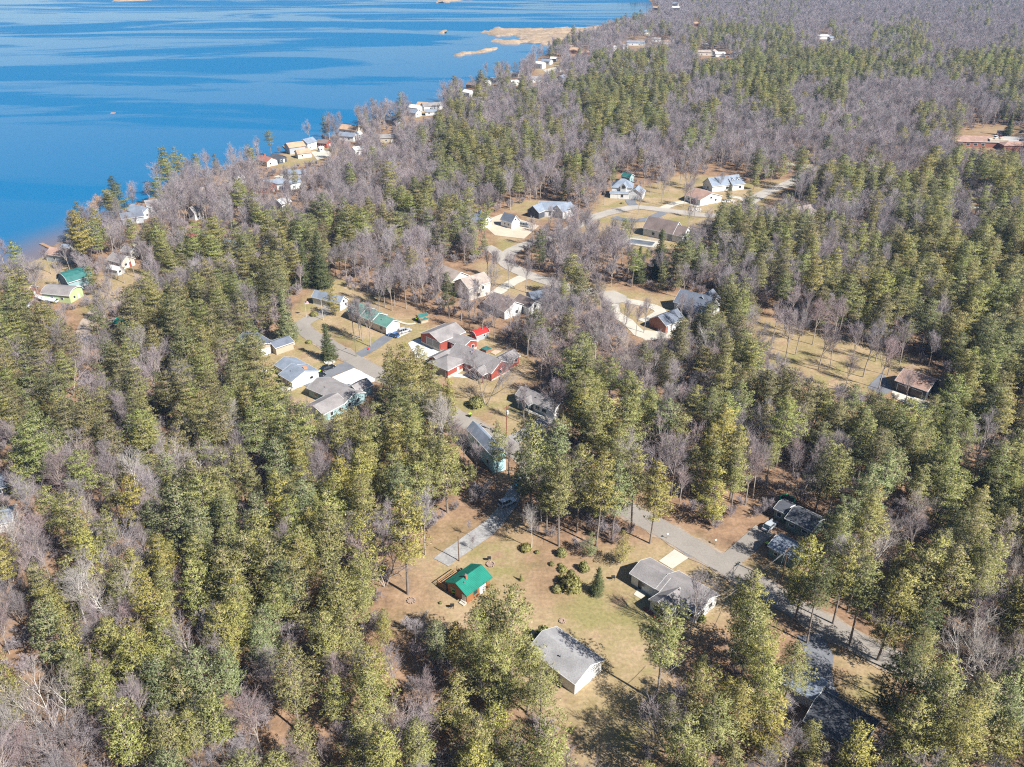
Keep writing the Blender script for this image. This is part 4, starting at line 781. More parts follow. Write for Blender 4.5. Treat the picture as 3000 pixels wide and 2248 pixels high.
# ------------------------------------------------------------------ poles, lines, small things
def pole(label, px, hgt, arm=True, lampside=None, trans=False, m=POLE, cat='utility pole', name='utility_pole', r=.15):
    x, y = P(*px); root = empty(name, (x, y, 0), R(-46)); tag(root, label, cat)
    q = MB(); q.tube((0, 0, -.3), (0, 0, hgt), r, r*.7, 9); q.build('post', m, root)
    if arm:
        q = MB(); q.box((0, 0, hgt-.5), (.12, 2.0, .14)); a = q.build('crossarm', m, root)
        for sy in (-.85, .85):
            q = MB(); q.tube((0, sy, hgt-.43), (0, sy, hgt-.2), .06, .04, 6); q.build('insulator', METAL, a)
    if trans:
        q = MB(); q.tube((.4, 0, hgt-2.3), (.4, 0, hgt-1.3), .28, .28, 12); q.tube((.4, 0, hgt-1.3), (.4, 0, hgt-1.15), .16, .1, 8); q.build('transformer', plain('transformer_grey', (.62, .64, .66)), root)
    if lampside is not None:
        q = MB(); q.tube((0, 0, hgt*.72), (0, lampside*1.5, hgt*.74), .04, .04, 6); q.box((0, lampside*1.7, hgt*.74), (.3, .6, .14)); q.build('lamp_arm', METAL, root)
    return Vector((x, y, hgt-.2))
p1 = pole('short bare service pole rising beside the cabin driveway', (1344.5, 1643), 6.6, arm=False, r=.13)
p2 = pole('brown utility pole with a white transformer, beside the road in front of the white bungalow', (1484, 1279), 9.5, arm=True, trans=True, m=mat('reddish_pole', (.22, .085, .05), .8))
p3 = pole('thin greenish lamp post with an arm at the driveway of the long house', (1044, 1045), 9.0, arm=False, lampside=1.0, m=mat('green_grey_pole', (.16, .17, .11), .8), cat='lamp post', name='lamp_post', r=.11)
p4 = pole('brown utility pole standing against the olive garage, wires running to it', (2288, 1710), 9.5)
p5 = pole('white lamp post at the end of the street by the blue-grey roof', (947, 938), 7.5, arm=False, lampside=-1.0, m=plain('pale_post', (.5, .5, .48)), cat='lamp post', name='lamp_post', r=.1)
p6 = pole('thin utility pole on the tan ground near the gravel lane', (314, 886), 9, arm=True)
p7 = pole('pale pole beside the far road on the right', (2361, 492), 9, arm=True, m=plain('pale_post', (.5, .5, .48)))
p8 = pole('dark pole rising from the thicket left of the road shade', (1661, 1402), 9.3)
def wire(a, b_, label, sag=.7, n=10, r=.032):
    q = MB(); prev = None
    for i in range(n+1):
        t = i/n; p = a.lerp(b_, t); p = Vector((p.x, p.y, p.z-sag*4*t*(1-t)))
        if prev is not None: q.tube(prev, p, r, r, 4, False)
        prev = p
    tag(q.build('power_line', mat('wire', (.25, .25, .25), .5)), label, 'power line')
off = Vector((.6, .6, 0))
wire(p2+off, p8+off, 'upper wire running right from the transformer pole over the shaded drive')
wire(p2-off-Vector((0, 0, .6)), p8-off-Vector((0, 0, .6)), 'lower wire running right from the transformer pole')
wire(p4+off, Vector((*P(2090, 1840), 6.5)), 'thin wire from the olive garage pole across the road')
wire(p4-off, Vector((*P(2200, 1930), 8)), 'second thin wire from the olive garage pole toward the bottom pines')
wire(Vector((*P(2110, 1745, 3.5), 3.5)), p4-Vector((0, 0, .5)), 'service wire from the ranch house gable to the pole')
wire(Vector((*P(1840, 2110), 5)), Vector((*P(2000, 2010), 7)), 'pale wire over the shaded lawn right of the big garage', .3)
def flagpole(label, px, h):
    x, y = P(*px); root = empty('flagpole', (x, y, 0), R(20)); tag(root, label, 'flagpole')
    q = MB(); q.tube((0, 0, 0), (0, 0, h), .06, .04, 8); q.build('post', plain('pale_post', (.5, .5, .48)), root)
    q = MB(); cols = [plain('flag_blue', (.02, .04, .22)), plain('flag_red', (.5, .02, .03)), plain('flag_white', (.7, .7, .7))]
    q.m = 0; q.box((.32, 0, h-.35), (.55, .03, .55)); 
    for i in range(6):
        q.m = 1+i % 2; x0 = .9 if i < 3 else .7; q.box((x0-.0, .0, h-.12-.18*i), (.62 if i < 3 else 1.3, .025, .17))
    q.build('flag', cols, root)
flagpole('flagpole with a small flag on the lawn at the end of the street', (898, 929), 6)
flagpole('flagpole with a flag in front of the red house garage wing', (1382, 1075), 6)
def bin_(label, px, a, col=(.45, .75, .02)):
    x, y = P(*px); root = empty('wheelie_bin', (x, y, .05), R(a)); tag(root, label, 'bin')
    q = MB(); q.add([(-.25, -.25, .1), (.25, -.25, .1), (.25, .25, .1), (-.25, .25, .1), (-.33, -.33, 1.0), (.33, -.33, 1.0), (.33, .33, 1.0), (-.33, .33, 1.0)], [(3, 2, 1, 0), (0, 1, 5, 4), (1, 2, 6, 5), (2, 3, 7, 6), (3, 0, 4, 7), (4, 5, 6, 7)]); q.build('body', plain('bin_black', (.02, .025, .02)), root)
    q = MB(); q.box((0, 0, 1.05), (.76, .76, .1)); q.box((.38, 0, 1.0), (.08, .6, .08)); q.build('lid', plain('bin_lime', col), root)
    for sy in (-1, 1):
        q = MB(); q.tube((-.25, sy*.28, .12), (-.25, sy*.34, .12), .12, .12, 8); q.build('wheel', TYRE, root)
bin_('lime-lidded bin against the cabin end wall', (1330, 1744), 20)
bin_('lime-lidded bin at the roadside where the drive of the white bungalow begins', (1377, 1222), 30)
bin_('lime-lidded bin between the black car and the black pickup', (937, 1095), 30)
bin_('lime-lidded bin behind the teal house', (938, 1164), 30)
bin_('lime-lidded bin at the corner of the olive garage', (2246, 1602), 30)
bin_('lime-lidded bin standing by the chicken coop', (1221, 941), 30)
def trampoline(px):
    x, y = P(*px); root = empty('trampoline', (x, y, 0)); tag(root, 'round trampoline with green edge pad behind the olive cottage', 'trampoline')
    q = MB(); n = 28; r0, r1 = 1.55, 1.85
    V = [(r*math.cos(2*math.pi*i/n), r*math.sin(2*math.pi*i/n), z) for r, z in ((r0, .9), (r1, .9), (r1, .78)) for i in range(n)]
    q.add(V, [(k*n+i, k*n+(i+1) % n, (k+1)*n+(i+1) % n, (k+1)*n+i) for k in (0, 1) for i in range(n)]); q.build('edge_pad', plain('pad_green', (.01, .42, .20)), root)
    q = MB(); q.tube((0, 0, .86), (0, 0, .88), 1.56, 1.56, n); q.build('jumping_mat', TYRE, root)
    for i in range(5):
        a = 2*math.pi*i/5+.3; q = MB(); q.tube((1.75*math.cos(a), 1.75*math.sin(a), 0), (1.75*math.cos(a), 1.75*math.sin(a), .85), .03, .03); q.tube((1.8*math.cos(a), 1.8*math.sin(a), .85), (1.8*math.cos(a), 1.8*math.sin(a), 1.9), .025, .025); q.build('leg', METAL, root)
trampoline((2306, 1470))
def hydrant(px):
    x, y = P(*px); root = empty('fire_hydrant', (x, y, 0)); tag(root, 'red hydrant on the grass near the lamp post', 'hydrant'); m = plain('hydrant_red', (.6, .03, .03))
    q = MB(); q.tube((0, 0, 0), (0, 0, .7), .2, .18, 10); q.tube((0, 0, .7), (0, 0, .9), .22, .08, 10); q.build('barrel', m, root)
    for sy in (-1, 1): q = MB(); q.tube((0, sy*.15, .5), (0, sy*.34, .5), .1, .1, 8); q.build('nozzle', m, root)
hydrant((1080, 1025))
def mailbox(label, px, a, col=(.05, .05, .05)):
    x, y = P(*px); root = empty('mailbox', (x, y, 0), R(a)); tag(root, label, 'mailbox')
    q = MB(); q.box((0, 0, .55), (.1, .1, 1.1)); q.build('post', WOOD, root)
    q = MB(); q.prism([(-.13, 1.1), (-.13, 1.25), (-.07, 1.34), (.07, 1.34), (.13, 1.25), (.13, 1.1)], -.28, .28); q.build('box', plain('mailbox_%d' % int(col[0]*99), col), root)
mailbox('pale mailbox at the road edge beyond the pine row, by the ranch driveway', (1954, 1578), 40, (.6, .62, .65)); mailbox('white mailbox on the grass across from the ranch house', (2095, 1595), 40, (.75, .75, .75))
mailbox('dark mailbox at the corner of the white ranch drive', (982, 1050), 40)
mailbox('pale mailbox on the lawn of the white ranch house', (863, 1018), 40, (.65, .63, .6))
def fire_ring(label, px, r, n=14):
    x, y = P(*px); root = empty('fire_ring', (x, y, 0)); tag(root, label, 'fire pit'); st = mat('fire_stone', (.36, .26, .20), .9, .25, 2)
    q = MB(); q.tube((0, 0, .0), (0, 0, .07), r*.9, r*.9, 18); q.build('ash', mat('ash', (.30, .22, .17), .95, .3, 2), root)
    q = MB()
    for i in range(n): a = 2*math.pi*i/n; q.box((r*math.cos(a), r*math.sin(a), .14), (.34, .26, .28), a+random.uniform(-.3, .3))
    q.build('stone_ring', st, root)
fire_ring('stone fire ring on the lawn behind the cabin', (1438, 1654), .8); fire_ring('square stone ring left of the cabin', (1206, 1761), .75, 10); fire_ring('small dark fire ring on the lawn above the big garage', (1648, 1821), .5, 9)
def barrel(label, px):
    x, y = P(*px); root = empty('barrel_grill', (x, y, 0)); tag(root, label, 'grill')
    q = MB(); q.tube((-.4, 0, .85), (.4, 0, .85), .3, .3, 12); q.build('drum', plain('grill_black', (.02, .02, .02)), root)
    for sx in (-.3, .3):
        for sy in (-.2, .2): q = MB(); q.tube((sx, sy, 0), (sx, sy, .75), .03, .03, 5); q.build('leg', plain('grill_black', (.02, .02, .02)), root)
barrel('dark barrel grill standing alone on the grass left of the cabin', (1325, 1782)); barrel('black grill on the lawn near the dark spruce', (1796, 1699)); barrel('small dark barbecue beside the fire ring behind the cabin', (1433, 1643))
# playground, pool, hot tub
pcx, pcy = P(1878, 712); root = empty('swimming_pool', (pcx, pcy, 0), R(-24)); tag(root, 'covered swimming pool with white fence beside the big brown roof', 'pool')
q = MB(); q.box((0, 0, .06), (15, 9, .12)); q.build('pool_deck', CONC, root)
q = MB(); q.box((0, .3, .15), (11, 5.5, .08)); q.build('pool_cover', mat('pool_cover', (.115, .135, .155), .5, .3, .4), root)
q = MB()
for i in range(31):
    for sy in (-4.6, 4.6): q.box((-7.5+i*.5, sy, .6), (.12, .06, 1.1))
for i in range(19): q.box((-7.6, -4.5+i*.5, .6), (.06, .12, 1.1))
for sy in (-4.6, 4.6): q.box((0, sy, 1.1), (15.1, .08, .1)); q.box((0, sy, .3), (15.1, .08, .1))
q.build('fence', TRIM, root)
x, y = P(1425, 1028); root = empty('hot_tub', (x, y, 0), R(-46)); tag(root, 'hot tub under a dark teal cover behind the red house', 'hot tub')
q = MB(); q.box((0, 0, .4), (2.3, 2.3, .8)); q.build('tub', SD['rust'], root); q = MB(); q.prism([(-1.25, .8), (-1.25, .9), (0, 1.02), (1.25, .9), (1.25, .8)], -1.25, 1.25); q.build('cover', SH['teal'], root)
def kerbstones(label, px, n, rad):
    x, y = P(*px); root = empty('rock_border', (x, y, 0)); tag(root, label, 'rocks', None, 'stuff'); q = MB()
    for i in range(n): a = random.random()*6.28; r_ = rad*math.sqrt(random.random()); s_ = random.uniform(.25, .6); q.box((r_*math.cos(a), r_*.7*math.sin(a), s_*.3), (s_*1.3, s_, s_*.8), a)
    q.build('rocks', mat('pale_rock', (.55, .52, .47), .9, .2, 1.5), root)
kerbstones('pale landscaping rocks beside the upper road bend', (2130, 590), 60, 4); kerbstones('pale rocks along the cul-de-sac lawn', (2035, 616), 50, 4); kerbstones('rock ring around the roadside conifer', (966, 1062), 40, 1.8); kerbstones('pale rocks between bungalow drive and ranch', (842, 1140), 50, 2.2)
x, y = P(850, 872); q = MB(); 
curve = [(1172, 944), (1190, 949), (1205, 950), (1218, 947)]
ribbon('path', curve, 1.2, CONC, .045, wob=.03)
x, y = P(331, 741)
root = empty('swim_raft', (*P(331, 331), -.5)); tag(root, 'tiny orange raft alone on the open lake', 'raft'); q = MB(); q.box((0, 0, .35), (3.2, 2.6, .3)); q.build('deck', mat('raft_orange', (.55, .30, .16), .8), root)
for sy in (-1, 1): q = MB(); q.tube((-1.5, sy, .1), (1.5, sy, .1), .35, .35, 10); q.build('float', METAL, root)
def dock(label, px, ang, n):
    x, y = P(*px, -.6); root = empty('dock', (x, y, 0), R(ang)); tag(root, label, 'dock'); q = MB()
    for i in range(n): q.box((i*.5, 0, -.1), (.46, 1.5, .08))
    q.build('planking', WOOD, root)
    for i in range(0, n, 5): q = MB(); q.tube((i*.5, .8, -2), (i*.5, .8, .2), .06, .06); q.build('post', POLE, root)
dock('grey dock at the shore behind the orange-tan roofs', (842, 440), 115, 24); dock('small dock by the shoreline pine near the sandy bluff', (598, 512), 110, 20); dock('dock beside the white boathouse at the muddy shallows', (150, 730), 140, 20)

# ------------------------------------------------------------------ trees: prototypes
def tubes_np(segs, n):
    """segs (m,8): p0 p1 r0 r1 -> open tubes with n sides"""
    s = np.asarray(segs, float); p0, p1, r0, r1 = s[:, :3], s[:, 3:6], s[:, 6], s[:, 7]
    d = p1-p0; d /= np.linalg.norm(d, axis=1, keepdims=True)+1e-9
    ref = np.where(np.abs(d[:, 2:3]) < .9, [[0, 0, 1.]], [[1., 0, 0]]); a = np.cross(d, ref); a /= np.linalg.norm(a, axis=1, keepdims=True)+1e-9; b = np.cross(d, a)
    V = np.zeros((len(s), 2*n, 3))
    for i in range(n):
        t = 2*math.pi*i/n; o = a*math.cos(t)+b*math.sin(t); V[:, i] = p0+o*r0[:, None]; V[:, n+i] = p1+o*r1[:, None]
    f = np.array([[i, (i+1) % n, n+(i+1) % n, n+i] for i in range(n)]); Fq = (f[None]+(np.arange(len(s))*2*n)[:, None, None]).reshape(-1, 4)
    return V.reshape(-1, 3), Fq
def foliage_mat(name, dark, light, tip, rand=False):
    m, nt, b = nodes(name); N, L = nt.nodes, nt.links
    at = N.new('ShaderNodeAttribute'); at.attribute_name = 'tint'
    c = ramp(N, L, at.outputs['Fac'], [(0, dark), (.55, light), (.80, tuple(.8*l+.2*t for l, t in zip(light, tip))), (1, tip)])
    oi = N.new('ShaderNodeObjectInfo'); hs = N.new('ShaderNodeHueSaturation')
    def mr(lo, hi, src):
        r = N.new('ShaderNodeMapRange'); r.inputs[3].default_value = lo; r.inputs[4].default_value = hi; L.new(src, r.inputs[0]); return r.outputs[0]
    wn = N.new('ShaderNodeTexWhiteNoise'); wn.noise_dimensions = '1D'; L.new(oi.outputs['Random'], wn.inputs['W'])
    k = 1.0 if rand else .45
    L.new(mr(.5-.035*k, .5+.03*k, oi.outputs['Random']), hs.inputs['Hue']); L.new(mr(1-.25*k, 1+.2*k, wn.outputs['Value']), hs.inputs['Value']); L.new(mr(1-.15*k, 1+.1*k, wn.outputs['Value']), hs.inputs['Saturation'])
    L.new(c, hs.inputs['Color']); L.new(hs.outputs[0], b.inputs['Base Color']); b.inputs['Roughness'].default_value = .6; b.inputs['Specular IOR Level'].default_value = .25
    tr = N.new('ShaderNodeBsdfTranslucent'); L.new(hs.outputs[0], tr.inputs['Color']); mx = N.new('ShaderNodeMixShader'); mx.inputs[0].default_value = .20
    out = nt.nodes['Material Output']; L.new(b.outputs[0], mx.inputs[1]); L.new(tr.outputs[0], mx.inputs[2]); L.new(mx.outputs[0], out.inputs[0]); return m
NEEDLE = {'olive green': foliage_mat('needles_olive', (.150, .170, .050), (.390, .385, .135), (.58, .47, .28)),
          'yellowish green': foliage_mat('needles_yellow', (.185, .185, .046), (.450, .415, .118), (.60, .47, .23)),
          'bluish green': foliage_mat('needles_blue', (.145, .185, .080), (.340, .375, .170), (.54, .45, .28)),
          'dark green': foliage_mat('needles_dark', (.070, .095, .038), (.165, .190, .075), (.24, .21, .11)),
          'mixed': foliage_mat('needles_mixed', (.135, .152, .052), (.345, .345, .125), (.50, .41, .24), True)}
def twig_mat(name, c, rand=.25):
    m, nt, b = nodes(name); N, L = nt.nodes, nt.links; oi = N.new('ShaderNodeObjectInfo'); hs = N.new('ShaderNodeHueSaturation')
    r = N.new('ShaderNodeMapRange'); r.inputs[3].default_value = 1-rand; r.inputs[4].default_value = 1+rand; L.new(oi.outputs['Random'], r.inputs[0]); L.new(r.outputs[0], hs.inputs['Value'])
    wn = N.new('ShaderNodeTexWhiteNoise'); wn.noise_dimensions = '1D'; L.new(oi.outputs['Random'], wn.inputs['W'])
    r2 = N.new('ShaderNodeMapRange'); r2.inputs[3].default_value = .7; r2.inputs[4].default_value = 1.2; L.new(wn.outputs['Value'], r2.inputs[0]); L.new(r2.outputs[0], hs.inputs['Saturation'])
    hs.inputs['Color'].default_value = (*c, 1); L.new(hs.outputs[0], b.inputs['Base Color']); b.inputs['Roughness'].default_value = .85; b.inputs['Specular IOR Level'].default_value = .15; return m
TWIG = {'grey': twig_mat('twigs_grey', (.345, .295, .30)), 'white': twig_mat('twigs_white', (.44, .385, .345), .1), 'reddish': twig_mat('twigs_reddish', (.36, .28, .275)), 'golden': twig_mat('twigs_golden', (.62, .36, .13), .1)}
BARK = mat('bark_grey', (.34, .29, .25), .9, .2, .8); BARKP = mat('bark_pine', (.23, .19, .16), .9, .2, .8); BARKW = mat('bark_white', (.56, .53, .49), .85, .12, .8)

def pine_proto(seed, h=23.0, Rm=4.4, cb=.34, dens=1.0, shape='pine', blade=.40):
    r = np.random.default_rng(seed); zb = h*cb; sx, sy = r.uniform(-.5, .5, 2)
    axis = lambda z: np.array([sx*math.sin(z/h*2.4), sy*math.sin(z/h*2.9), z])
    tr = []; rb = .0095*h+.03
    zs = np.linspace(-.3, h*.985, 9)
    for a, b in zip(zs[:-1], zs[1:]): tr.append((*axis(a), *axis(b), rb*(1-a/h)**1.1+.012, rb*(1-b/h)**1.1+.012))
    T = []; limb = []; pine = shape == 'pine'
    lop = r.uniform(0, 6.28); z = zb; whorl = r.uniform(0, 6)
    def clump(p, d, R_, t, bt):
        n = int(dens*(5+16*R_*R_)); u = r.normal(0, 1, (n, 3)); u /= np.linalg.norm(u, axis=1, keepdims=True)+1e-9
        q = u*(r.uniform(.25, 1, (n, 1))**.35)*R_*np.array([1, 1, .30])
        for k in range(n):
            tip = r.random() < (.10+.22*t) and q[k, 2] > 0
            T.append((*(p+q[k]), u[k, 0]*.55+d[0]*.55, u[k, 1]*.55+d[1]*.55, .75+.35*u[k, 2], np.clip(.44+bt+r.normal(0, .13)+.10*u[k, 2]+(.42 if tip else 0), 0, 1)))  # tint rises toward each clump's top: light from above painted into the needles
    while z < h*.965:
        t = (z-zb)/(h-zb); whorl += 1
        prof = min(1, .62+t*1.5)*(1-t**1.55)**.80*(.84+.16*math.cos(whorl*2.4)) if pine else (min(1, .9+t))*(1-t)**.9
        nb = r.integers(4, 6) if pine else 7
        a0 = r.uniform(0, 6.28)
        for k in range(nb):
            if pine and r.random() < .12: continue
            az = a0+k*6.283/nb+r.uniform(-.4, .4)
            L_ = max(.7, Rm*prof*r.uniform(.55, 1.2)*(1+.16*math.cos(az-lop)))
            up = (.10+.75*t*t) if pine else (-.25+.5*t)
            d = np.array([math.cos(az), math.sin(az), 0]); base = axis(z+r.uniform(-.35, .35)); lat = np.array([-d[1], d[0], 0])
            curve = lambda s: base+d*L_*s+np.array([0, 0, 1])*L_*(up*s-.26*s*(1-s)+.16*s*s)
            limb.append((*curve(0), *curve(.5), .05+.006*L_, .035)); limb.append((*curve(.5), *curve(.95), .035, .015))
            bt = r.uniform(-.16, .16); s = .30 if pine else .15
            while s < 1.0:   # sprays along the bough, wider in its outer half
                w_ = L_*(.10+.36*math.sin(min(1, s)**1.2*2.6)); m_ = 1 if w_ < .55 else 2 if w_ < 1.15 else 3
                for q in range(m_):
                    if r.random() < .13: continue
                    o = 0 if m_ == 1 else (-1+2*q/(m_-1))*w_*.8
                    p = curve(s+r.uniform(-.05, .05))+lat*(o+r.normal(0, .12))+np.array([0, 0, r.normal(.05, .08)-abs(o)*.12]); R_ = r.uniform(.52, .86)*(1.12-.35*s if pine else .75)
                    clump(p, d+lat*o/max(.3, L_)*1.5, R_, t, bt)
                s += (.62 if pine else .5)/L_*r.uniform(.85, 1.3)
        z += (1.5 if pine else .62)*r.uniform(.75, 1.25)*(1 if t < .75 else .8)
    for zf in (.95, .985): clump(axis(h*zf), np.zeros(3), .5 if zf < .97 else .35, 1, .05)
    if pine:
        for _ in range(16):         # dead stubs under the crown
            zz = r.uniform(h*.12, zb); az = r.uniform(0, 6.28); p = axis(zz); tr.append((*p, *(p+np.array([math.cos(az), math.sin(az), r.uniform(-.1, .15)])*r.uniform(.6, 2.2)), .035, .01))
    T = np.array(T); nt_ = len(T); nb = 4
    P0 = np.repeat(T[:, :3], nb, 0); D = np.repeat(T[:, 3:6], nb, 0)+r.normal(0, .55, (nt_*nb, 3)); D /= np.linalg.norm(D, axis=1, keepdims=True)
    Ln = blade*r.uniform(.6, 1.25, (nt_*nb, 1)); side = np.cross(D, r.normal(0, 1, D.shape)+[0, 0, .0]); side /= np.linalg.norm(side, axis=1, keepdims=True)+1e-9
    W = blade*.135; V = np.stack([P0-side*W*.7, P0+side*W*.7, P0+D*Ln*.6+side*W, P0+D*Ln*1.0-side*W*.2], 1).reshape(-1, 3)
    Fq = np.arange(len(V)).reshape(-1, 4); tint = np.repeat(np.repeat(T[:, 6], nb)+r.normal(0, .05, nt_*nb), 4)
    # needles shade as soft sprays: normals follow the spray, not the single needle
    Nn = np.repeat(T[:, 3:6], nb, 0)+[0, 0, .25]+r.normal(0, .22, (nt_*nb, 3)); Nn /= np.linalg.norm(Nn, axis=1, keepdims=True)
    g = np.cross(V[1::4]-V[0::4], V[3::4]-V[0::4]); fl = (g*Nn).sum(1) < 0; Fq[fl] = Fq[fl][:, ::-1]
    return tubes_np(tr, 6), tubes_np(limb, 4), (V, Fq, tint, np.repeat(Nn, 4, 0))
def soften(me, NV):
    """vertex normals from NV for the first len(NV) vertices, true normals for the rest"""
    me.polygons.foreach_set('use_smooth', [True]*len(me.polygons)); full = np.zeros((len(me.vertices), 3), np.float32); full[:len(NV)] = NV
    me.normals_split_custom_set_from_vertices(full.tolist())
def bare_proto(seed, h=17.0, spread=1.0, lev=4, droop=0.0, multi=1, clear=.42, twig=.010):
    """tall forest-grown crown: clear stem, steep limbs, fine ascending twigs"""
    r = np.random.default_rng(seed); big, small = [], []
    def branch(p, d, L_, rad, level):
        n = 4 if level == 0 else 3 if level < 3 else 1; q = p; pts = []
        for i in range(n):
            d = d+r.normal(0, .05+.035*level, 3)+np.array([0, 0, .0 if level == 0 else .13-droop]); d /= np.linalg.norm(d)
            e = q+d*L_/n; r0, r1 = rad*(1-.72*i/n), rad*(1-.72*(i+1)/n)
            (big if level < 2 else small).append((*q, *e, r0, max(r1, .006))); pts.append((q, e, d, r1)); q = e
        if level >= lev: return
        cnt = {0: r.integers(9, 13), 1: r.integers(6, 9), 2: r.integers(6, 9), 3: r.integers(4, 6)}[level]
        for k in range(cnt):
            f = clear+(1-clear)*(k+r.random())/cnt if level == 0 and multi == 1 else .22+.78*(k+r.random())/cnt
            i = min(n-1, int(f*n)); a, b, dd, rr = pts[i]; pos = a+(b-a)*(f*n-i); az = r.uniform(0, 6.28)
            o = np.cross(dd, [math.cos(az), math.sin(az), .25]); o /= np.linalg.norm(o)+1e-9; ang = r.uniform(.45, .85)*spread*(1.0 if level else 1.15-.45*f)
            nd = dd*math.cos(ang)+o*math.sin(ang); nd /= np.linalg.norm(nd)
            Lc = L_*({0: .44*(1.25-.72*f), 1: .52, 2: .50, 3: .48}[level])*r.uniform(.75, 1.25)
            branch(pos, nd, Lc, max(twig, rr*r.uniform(.45, .65)+.008*(3-level if level < 3 else 0)), level+1)
    for mlt in range(multi):
        d = np.array([0, 0, 1.]) if multi == 1 else np.array([math.cos(mlt*2.3)*.38, math.sin(mlt*2.3)*.38, 1.]); d /= np.linalg.norm(d)
        branch(np.array([0., 0, -.2])+d*[.4, .4, 0], d, h*.9, (.0105*h+.02)*(1 if multi == 1 else .75), 0)
    A = np.array(big); B_ = np.array(small); top = max(A[:, 5].max(), B_[:, 5].max()); k = h/top
    for M in (A, B_): M[:, :6] *= k
    return tubes_np(A, 5), tubes_np(B_, 3)
PROTO_COL = bpy.data.collections.new('tree_shapes')
PINES = []
for i, (h, Rm, cb, dn) in enumerate([(24, 5.9, .34, .9), (22, 5.9, .28, .9), (25, 5.3, .42, .9), (20, 6.0, .22, .9), (23, 4.6, .36, 1.0), (26, 6.2, .46, .85), (18, 5.0, .16, .95)]):
    tr, lb, (V, Fq, ti, NV) = pine_proto(100+i, h, Rm, cb, dn)
    tm = bulk('pine_trunk', tr[0], tr[1], BARKP)
    V2 = np.concatenate([V, lb[0]]); F2 = np.concatenate([Fq, lb[1]+len(V)]); cm = bulk('pine_crown', V2, F2, [NEEDLE['olive green'], BARKP], {'tint': np.concatenate([ti, np.full(len(lb[0]), .4)])})
    cm.polygons.foreach_set('material_index', np.concatenate([np.zeros(len(Fq), np.int32), np.ones(len(lb[1]), np.int32)])); soften(cm, NV); PINES.append((h, Rm, tm, cm, NV))
SPRUCE = []
for i, (h, Rm) in enumerate([(14, 3.0), (18, 3.6)]):
    tr, lb, (V, Fq, ti, NV) = pine_proto(300+i, h, Rm, .05, .9, 'spruce', .36); cm = bulk('spruce_crown', V, Fq, NEEDLE['dark green'], {'tint': ti}); soften(cm, NV)
    SPRUCE.append((h, Rm, bulk('spruce_trunk', tr[0], tr[1], BARKP), cm))
BARES = []
for i, (h, sp, mu, lv) in enumerate([(18, .85, 1, 4), (19, .75, 1, 4), (16, 1.0, 1, 4), (17, .9, 2, 4), (20, .7, 1, 4), (14, 1.1, 3, 3)]):
    a, b_ = bare_proto(500+i, h, sp, lv, multi=mu)
    BARES.append((h, bulk('bare_trunk', a[0], a[1], BARK), bulk('bare_crown', b_[0], b_[1], TWIG['grey'])))
BUSH = []
for i in range(3):
    a, b_ = bare_proto(700+i, 4.0, 1.05, 3, multi=4, twig=.012); BUSH.append((4.0, bulk('brush_stems', np.concatenate([a[0], b_[0]]), np.concatenate([np.concatenate([a[1], a[1][:, :1]*0+a[1][:, :1]], 1)[:, :4], b_[1]+len(a[0])]), TWIG['grey'])))

# ------------------------------------------------------------------ where trees grow: a species map read off the photo (75 px cells)
SP = '''
wwwwwwwwwwwwwwwwwwwwwwwwwDDddddDDDDDDDdDD
wwwwwwwwwwwwwwwwwwwwwwwDDddmqmqdqDmqdDDd
wwwwwwwwwwwwwwwwwwwwDDDmqqdqqPPPPPqqmqPP
wwwwwwwwwwwwwwwwwdmdmdqPPPqdqqqdqDDDDDDm
wwwwwwwwwwwwwwdmdqmdmddPPPdmddqddDDDqqdq
wwwwwwwwwwddDDDdDqPPPqdqddDdDDDdDDDddq.m
wwwwwwmmDDDDDDDDDqqPqdqddDDDqPqqqqqdqqqq
wwwdmDDDDDDddDdqqmdqddDDDDDdmqqqmmmPPmPP
wwwDDqdmddmdqPqmdqqdDDDDDDDdPqqmqdqPPDmq
dwdqqdqPPqqPPqddDDddqdddddqPPPqqdqPPPqPP
qddqqddqPPPqPPddddddqmqdqPPDqPPqPdPPPPPP
PPddDPPPPPPmqdddqqdddmmqPPddqqPdqPPPdPPP
PPPPqqPmdPqddddddqdqPddqqdqPqdDDDqPPPPPP
PPqdPddPdPqddddddddqqdqddqqqqdDDDddddqPP
PPddPddPPPddddPPPqddddPPddddPqqddddPPPPP
PPPdmPPPqPPddddPPPdqddPPqPqPPqqPPPPdPPPP
dPPqqPqPPqPPdqPqPPdddqPPPPqPPdPdPPPPPPdP
dPddPPqPddPPddPPPdqddPPPPPdPPdPddPPPPPPP
dddPPPqPPPPPPPPPPqdqqPPPPPPPPddqPPPPPPPP
dPdPdqdPPPPPPPqPPdddPPPPPPddPqdqPPPPPPPP
ddPdPdPPPPddPPdPPddddPPPPPddPdddPPPdPPPP
dPdPPqPPdPPPPPPPdddddddddddddddPPPPPPPPP
dPqPPPqPqPPPPPPqdddddddddddddddPPPPPPPPP
PPdddPddPPPPPPPddddPdddddddddPddPPPPPPPP
PPqdPPPdPPPPPPPPqPPPPddddddddPPdPPPPPddP
qPPdPPPqPPdPPPPddPPPPddddPddPPPPddPPdPdP
PPqPPqPPPdPPPPPdqPPPPPddddPPPPPPPddqPdPP
PqdPddPPddddPPPdPPqPPPdddddPPPPqPPPPPPPP
ddddqPPPddPPPPPdPPPPPPddddPPPPdddPPdPPPP
dddqqPPqPPPPPPPddqPPPPdddPPPPddPPPdPPPPP
'''.split()
